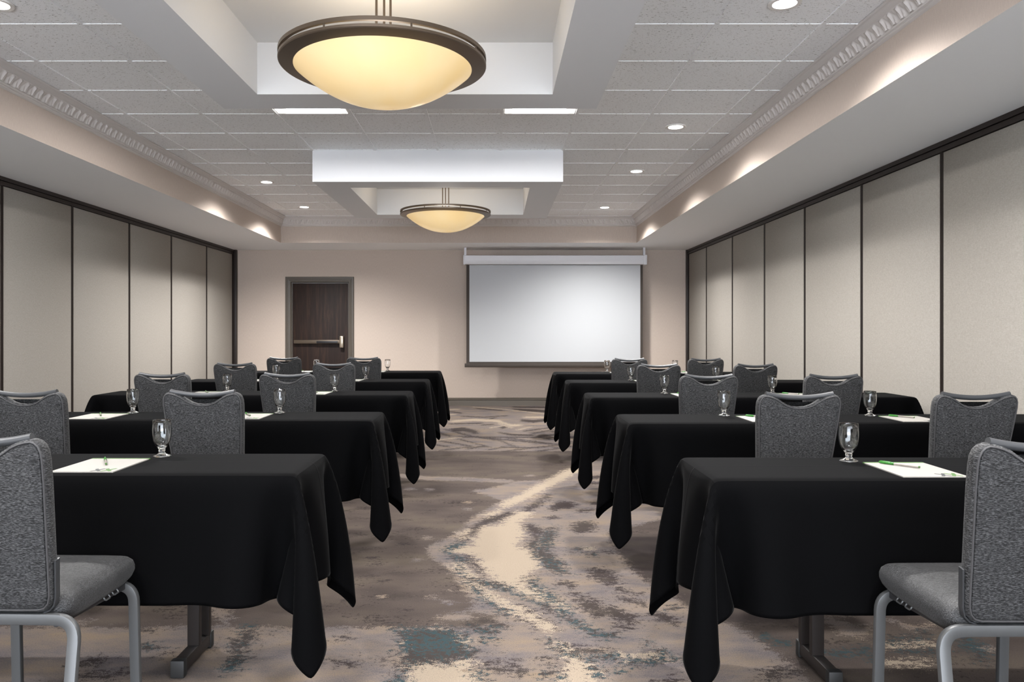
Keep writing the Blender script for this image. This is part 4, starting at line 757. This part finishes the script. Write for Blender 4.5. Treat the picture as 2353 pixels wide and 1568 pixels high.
def make_chair():
    t = thing('banquet_chair', '', 'chair', (0, 0, 0), group='grey banquet chairs')
    # padded back: rings from rear face round the edge to the front face (y is towards the table)
    bm = bmesh.new(); rings = []
    for d, y in ((0.030, -0.003), (0.013, -0.001), (0.0115, 0.003), (0.0095, 0.003), (0.007, 0.000), (0.002, 0.004), (0.0, 0.012), (0.0, 0.028), (0.002, 0.036), (0.007, 0.041), (0.012, 0.040), (0.02, 0.046), (0.04, 0.052)):
        rings.append([bm.verts.new((x, y + lean(z), z)) for x, z in inset(OUT, d)])
    n = len(OUT)
    for A, B in zip(rings, rings[1:]):
        for i in range(n): bm.faces.new((A[i], A[(i + 1) % n], B[(i + 1) % n], B[i]))
    caps = [bm.faces.new(rings[0][::-1]), bm.faces.new(rings[-1])]
    bm.normal_update(); bmesh.ops.triangulate(bm, faces=caps, ngon_method='EAR_CLIP')
    obj('backrest', fix(bm), M['chair'], t, angle=60)
    for d, y in ((0.008, 0.0015), (0.008, 0.0405)):
        bm = bmesh.new(); sweep(bm, [(x, y + lean(z), z) for x, z in inset(OUT, d)], circ(0.0032, 6), (0, 1, 0), closed=True); obj('welt', fix(bm), M['piping'], t, angle=None)
    bm = bmesh.new(); path = []
    for k in range(13):
        s = k / 6 - 1; x = 0.155 * s; z = BT - 0.015 + 0.018 * s * s; path.append((x, lean(z) + 0.020, z))
    sweep(bm, path, circ(0.0115, 14), (0, 1, 0)); obj('handle_bar', fix(bm), M['handle'], t)
    # seat
    bm = bmesh.new(); rings = []
    def seat_ring(ins, z, fy=0.0, bow=0.0):
        r = []; N = 40
        for i in range(N):
            a = 2 * math.pi * i / N; c, s = math.cos(a), math.sin(a); e = 0.26
            x = math.copysign(abs(c) ** e, c); y = math.copysign(abs(s) ** e, s)
            yy = 0.245 + (0.205 - ins) * y; wd = 0.196 + 0.006 * (yy / 0.47)
            r.append(bm.verts.new((x * (wd - ins), yy - (fy if y > 0 else 0) * max(y, 0), z + 0.02 * ((yy - .2) / .3 if yy > .2 else 0) * 0.4 - bow * max(y, 0) ** 6)))
        return r
    for ins, z, fy, bow in ((0.030, 0.418, 0.03, 0), (0.012, 0.424, 0.025, 0), (0.003, 0.437, 0.012, 0), (0.0, 0.452, 0, 0), (0.0, 0.466, 0, 0), (0.004, 0.480, 0, 0), (0.014, 0.492, 0.0, 0.002), (0.035, 0.501, 0, 0.004), (0.07, 0.506, 0, 0.004), (0.12, 0.509, 0, 0.003), (0.17, 0.510, 0, 0)):
        rings.append(seat_ring(ins, z, fy, bow))
    for A, B in zip(rings, rings[1:]):
        for i in range(40): bm.faces.new((A[i], A[(i + 1) % 40], B[(i + 1) % 40], B[i]))
    bm.faces.new(rings[0][::-1]); bm.faces.new(rings[-1])
    st = obj('seat', fix(bm), M['seat'], t, angle=60)
    # legs: bent rectangular tube, rear pair splayed back
    sec = rrect(0.032, 0.020, 0.004, 2)
    for s in (-1, 1):
        bm = bmesh.new(); sweep(bm, round_path([(s * 0.243, -0.075, 0.012), (s * 0.222, 0.028, 0.437), (s * 0.10, 0.030, 0.437)], 0.075, 8), sec, (0, 1, 0))
        l = obj('leg', fix(bm), M['metal'], t); obj('glide', bx(s * 0.243 - 0.015, s * 0.243 + 0.015, -0.09, -0.063, 0.001, 0.014, 0.003), M['rubber'], l)
        bm = bmesh.new(); sweep(bm, round_path([(s * 0.198, 0.420, 0.012), (s * 0.196, 0.405, 0.408), (s * 0.08, 0.40, 0.408)], 0.055, 8), sec, (0, 1, 0))
        l = obj('leg', fix(bm), M['metal'], t); obj('glide', bx(s * 0.198 - 0.015, s * 0.198 + 0.015, 0.406, 0.434, 0.001, 0.014, 0.003), M['rubber'], l)
        bm = bmesh.new(); sweep(bm, [(s * 0.165, 0.03, 0.430), (s * 0.165, 0.40, 0.412)], rrect(0.030, 0.016, 0.004, 2), (1, 0, 0)); obj('side_rail', fix(bm), M['dark'], t)
        bm = bmesh.new(); zs = [0.610, 0.55, 0.50, 0.475, 0.460, 0.452]; xs_ = [0.188, 0.181, 0.1755, 0.168, 0.155, 0.135]
        sweep(bm, [(s * (x - 0.008), 0.020 + lean(z), z) for x, z in zip(xs_, zs)], rrect(0.005, 0.022, 0.002, 1), (0, 1, 0)); obj('back_bracket', fix(bm), M['handle'], t)
    bm = bmesh.new(); sweep(bm, [(-0.11, 0.030, 0.437), (0.11, 0.030, 0.437)], sec, (0, 1, 0)); obj('crossbar', fix(bm), M['metal'], t)
    bm = bmesh.new(); sweep(bm, [(-0.09, 0.40, 0.408), (0.09, 0.40, 0.408)], sec, (0, 1, 0)); obj('crossbar', fix(bm), M['metal'], t)
    for s in (-1, 1):
        for y in (0.25, 0.30):
            bm = bmesh.new(); sweep(bm, round_path([(s * 0.178, y, 0.424), (s * 0.186, y, 0.412), (s * 0.186, y + 0.028, 0.412), (s * 0.178, y + 0.028, 0.424)], 0.006, 3), circ(0.0028, 6), (1, 0, 0)); obj('ganging_hook', fix(bm), M['metal'], t)
    return t
chair0 = make_chair()
# top of each back: (x, y) ; the origin lies where the back meets the seat
CH = []
yl = [2.045, 3.64, 5.20, 6.93, 8.50]; yr = [1.96, 3.50, 5.02, 6.70, 8.15]
xl = [(-1.385,), (-1.378, -2.22), (-1.396, -2.24), (-1.44, -2.33), (-1.437, -2.316)]; xr = [(1.418,), (1.386, 2.19), (1.396, 2.21), (1.427, 2.266), (1.424, 2.23)]
for side, ys_, xs_ in (('left', yl, xl), ('right', yr, xr)):
    for i, (y, xx) in enumerate(zip(ys_, xs_)):
        for k, x in enumerate(xx):
            row = '%s table' % ORD[i]; seat_ = 'aisle seat' if k == 0 else 'wall seat'
            if i == 0: lb = 'large grey upholstered banquet chair cut by the %s edge of the photo, nearest the camera' % side
            else: lb = 'grey upholstered banquet chair at the %s %s of the aisle, %s' % (row, side, seat_)
            CH.append((x, y + 0.085, lb, side))
rnd = random.Random(4)
for i, (x, y, lb, side) in enumerate(CH):
    rz = math.radians(rnd.uniform(-1.2, 1.2)) + (math.radians(-1.0) if side == 'left' else math.radians(1.0))
    if i == 0: chair0.location = (x, y, 0); chair0.rotation_euler = (0, 0, rz); chair0['label'] = lb
    else: dup(chair0, (x, y, 0), rz, lb)

# ------------------------------------------------------------------ place settings
TOPZ = TH + 0.0015
def make_goblet():
    t = thing('water_goblet', '', 'goblet', (0, 0, 0), group='empty footed water goblets')
    outer = [(0.0, 0.0), (0.030, 0.0), (0.0325, 0.0012), (0.0325, 0.0028), (0.026, 0.0052), (0.016, 0.009), (0.0115, 0.014), (0.0105, 0.019), (0.0125, 0.023), (0.0118, 0.0275), (0.0130, 0.031), (0.0185, 0.037), (0.0250, 0.047), (0.0300, 0.059), (0.0335, 0.074), (0.0352, 0.090), (0.0355, 0.104), (0.0345, 0.121), (0.0330, 0.139)]
    inner = [(0.0322, 0.1402), (0.0314, 0.139), (0.0328, 0.121), (0.0338, 0.104), (0.0335, 0.090), (0.0318, 0.074), (0.0283, 0.060), (0.0232, 0.049), (0.0160, 0.0405), (0.008, 0.0365), (0.0, 0.0355)]
    bm = bmesh.new(); lathe(bm, outer + inner, 40); o = obj('goblet_glass', fix(bm), M['glass'], t, angle=None)
    return t
def make_pad():
    t = thing('notepad', '', 'notepad', (0, 0, 0), group='white notepads with green binding'); w_, d_ = 0.108, 0.1395
    obj('paper_block', bx(-w_, w_, -d_, d_ - 0.012, 0, 0.0035), M['paper'], t, smooth=False)
    obj('binding_strip', bx(-w_ - .0003, w_ + .0003, d_ - 0.012, d_, 0, 0.0042), M['logogreen'], t, smooth=False)
    bm = bmesh.new(); z0, z1 = 0.0035, 0.0037
    def cross(cx, cy, s, bm):
        for sg in (-1, 1):
            pts = [(-0.026, -0.005), (0.0, -0.008), (0.028, -0.004), (0.026, 0.006), (0.0, 0.004), (-0.028, 0.006)]
            a = math.radians(52 * sg + 4); c, s_ = math.cos(a), math.sin(a); k = 1 if sg > 0 else -1
            prism(bm, [(cx + (x * c - y * k * s_) * s, cy + (x * s_ + y * k * c) * s * 1.3) for x, y in (pts if sg > 0 else [(x, -y) for x, y in pts])], z0, z1 + 0.0001 * sg)
    cross(0.040, -0.108, 0.86, bm); obj('printed_emblem', fix(bm), M['logogrey'], t, smooth=False, label='dark grey brush-stroke cross')
    bm = bmesh.new(); cross(0.076, -0.106, 0.95, bm); obj('printed_emblem', fix(bm), M['logogreen'], t, smooth=False, label='green brush-stroke cross')
    bm = bmesh.new()
    x = -0.100
    for k in range(26):
        w2 = 0.0012 + 0.0009 * ((k * 7) % 3)
        if k % 6 != 5: box(bm, x, x + w2, -0.1315, -0.1300 + 0.0004 * (k % 2), z0, z1 - .0001)
        x += w2 + 0.0006
    obj('fine_print', bm, M['ink'], t, smooth=False)
    return t
def make_pen():
    t = thing('ballpoint_pen', '', 'pen', (0, 0, 0), group='white pens with green caps')
    def seg(name, prof, mat):
        bm = bmesh.new(); lathe(bm, prof, 14)
        bmesh.ops.rotate(bm, cent=(0, 0, 0), matrix=Matrix.Rotation(math.radians(90), 3, 'Y'), verts=bm.verts); bmesh.ops.translate(bm, vec=(0, 0, 0.0052), verts=bm.verts); return obj(name, fix(bm), mat, t)
    seg('barrel', [(0, -0.018), (0.0038, -0.018), (0.0042, 0.01), (0.0040, 0.062), (0.0036, 0.066), (0, 0.066)], M['penwhite'])
    seg('cap', [(0, -0.070), (0.0030, -0.070), (0.0046, -0.064), (0.0050, -0.055), (0.0050, -0.019), (0.0046, -0.017), (0, -0.017)], M['green'])
    seg('end_plug', [(0, 0.066), (0.0038, 0.066), (0.0038, 0.0705), (0, 0.0710)], M['logogreen'])
    obj('pocket_clip', bx(-0.066, -0.028, -0.0015, 0.0015, 0.0100, 0.0116, 0.0004), M['green'], t)
    return t
gob, pad, pen = make_goblet(), make_pad(), make_pen()
used = {}
def place(p, loc, rz, lb):
    if p.name not in used: p.location = loc; p.rotation_euler = (0, 0, rz); p['label'] = lb; used[p.name] = 1
    else: dup(p, loc, rz, lb)
seats = {'L': [[-1.40], [-1.395, -2.235], [-1.40, -2.25], [-1.42, -2.30], [-1.43, -2.31]], 'R': [[1.448], [1.475, 2.28], [1.47, 2.28], [1.48, 2.31], [1.47, 2.29]]}
gx = {'L': [[-1.278], [-1.27, -2.139], [-1.29, -2.156], [-1.306, -2.215], [-1.32, -2.20]], 'R': [[1.312], [1.314, 2.15], [1.328, 2.17], [1.357, 2.20], [1.35, 2.166]]}
for side, rows in (('L', ROWS_L), ('R', ROWS_R)):
    sn = 'left' if side == 'L' else 'right'
    for i, yb in enumerate(rows):
        for k, x in enumerate(seats[side][i]):
            who = 'on the %s table %s of the aisle, %s seat' % (ORD[i], sn, 'aisle' if k == 0 else 'wall')
            place(gob, (gx[side][i][k], yb - 0.085 - 0.02 * (side == 'R'), TOPZ), rnd.uniform(0, 6), 'empty clear water goblet ' + who)
            py = yb - 0.295
            place(pad, (x, py, TOPZ), math.radians(rnd.uniform(-1, 1)), 'white notepad with green emblem ' + who)
            if side == 'L': place(pen, (x - 0.012, py + 0.045, TOPZ + 0.0040), math.radians(-62), 'green-capped white pen on the notepad ' + who)
            else: place(pen, (x - 0.018 + 0.0, py + 0.06, TOPZ + 0.0040), math.radians(-52), 'green-capped white pen on the notepad ' + who)
bpy.context.view_layer.update()
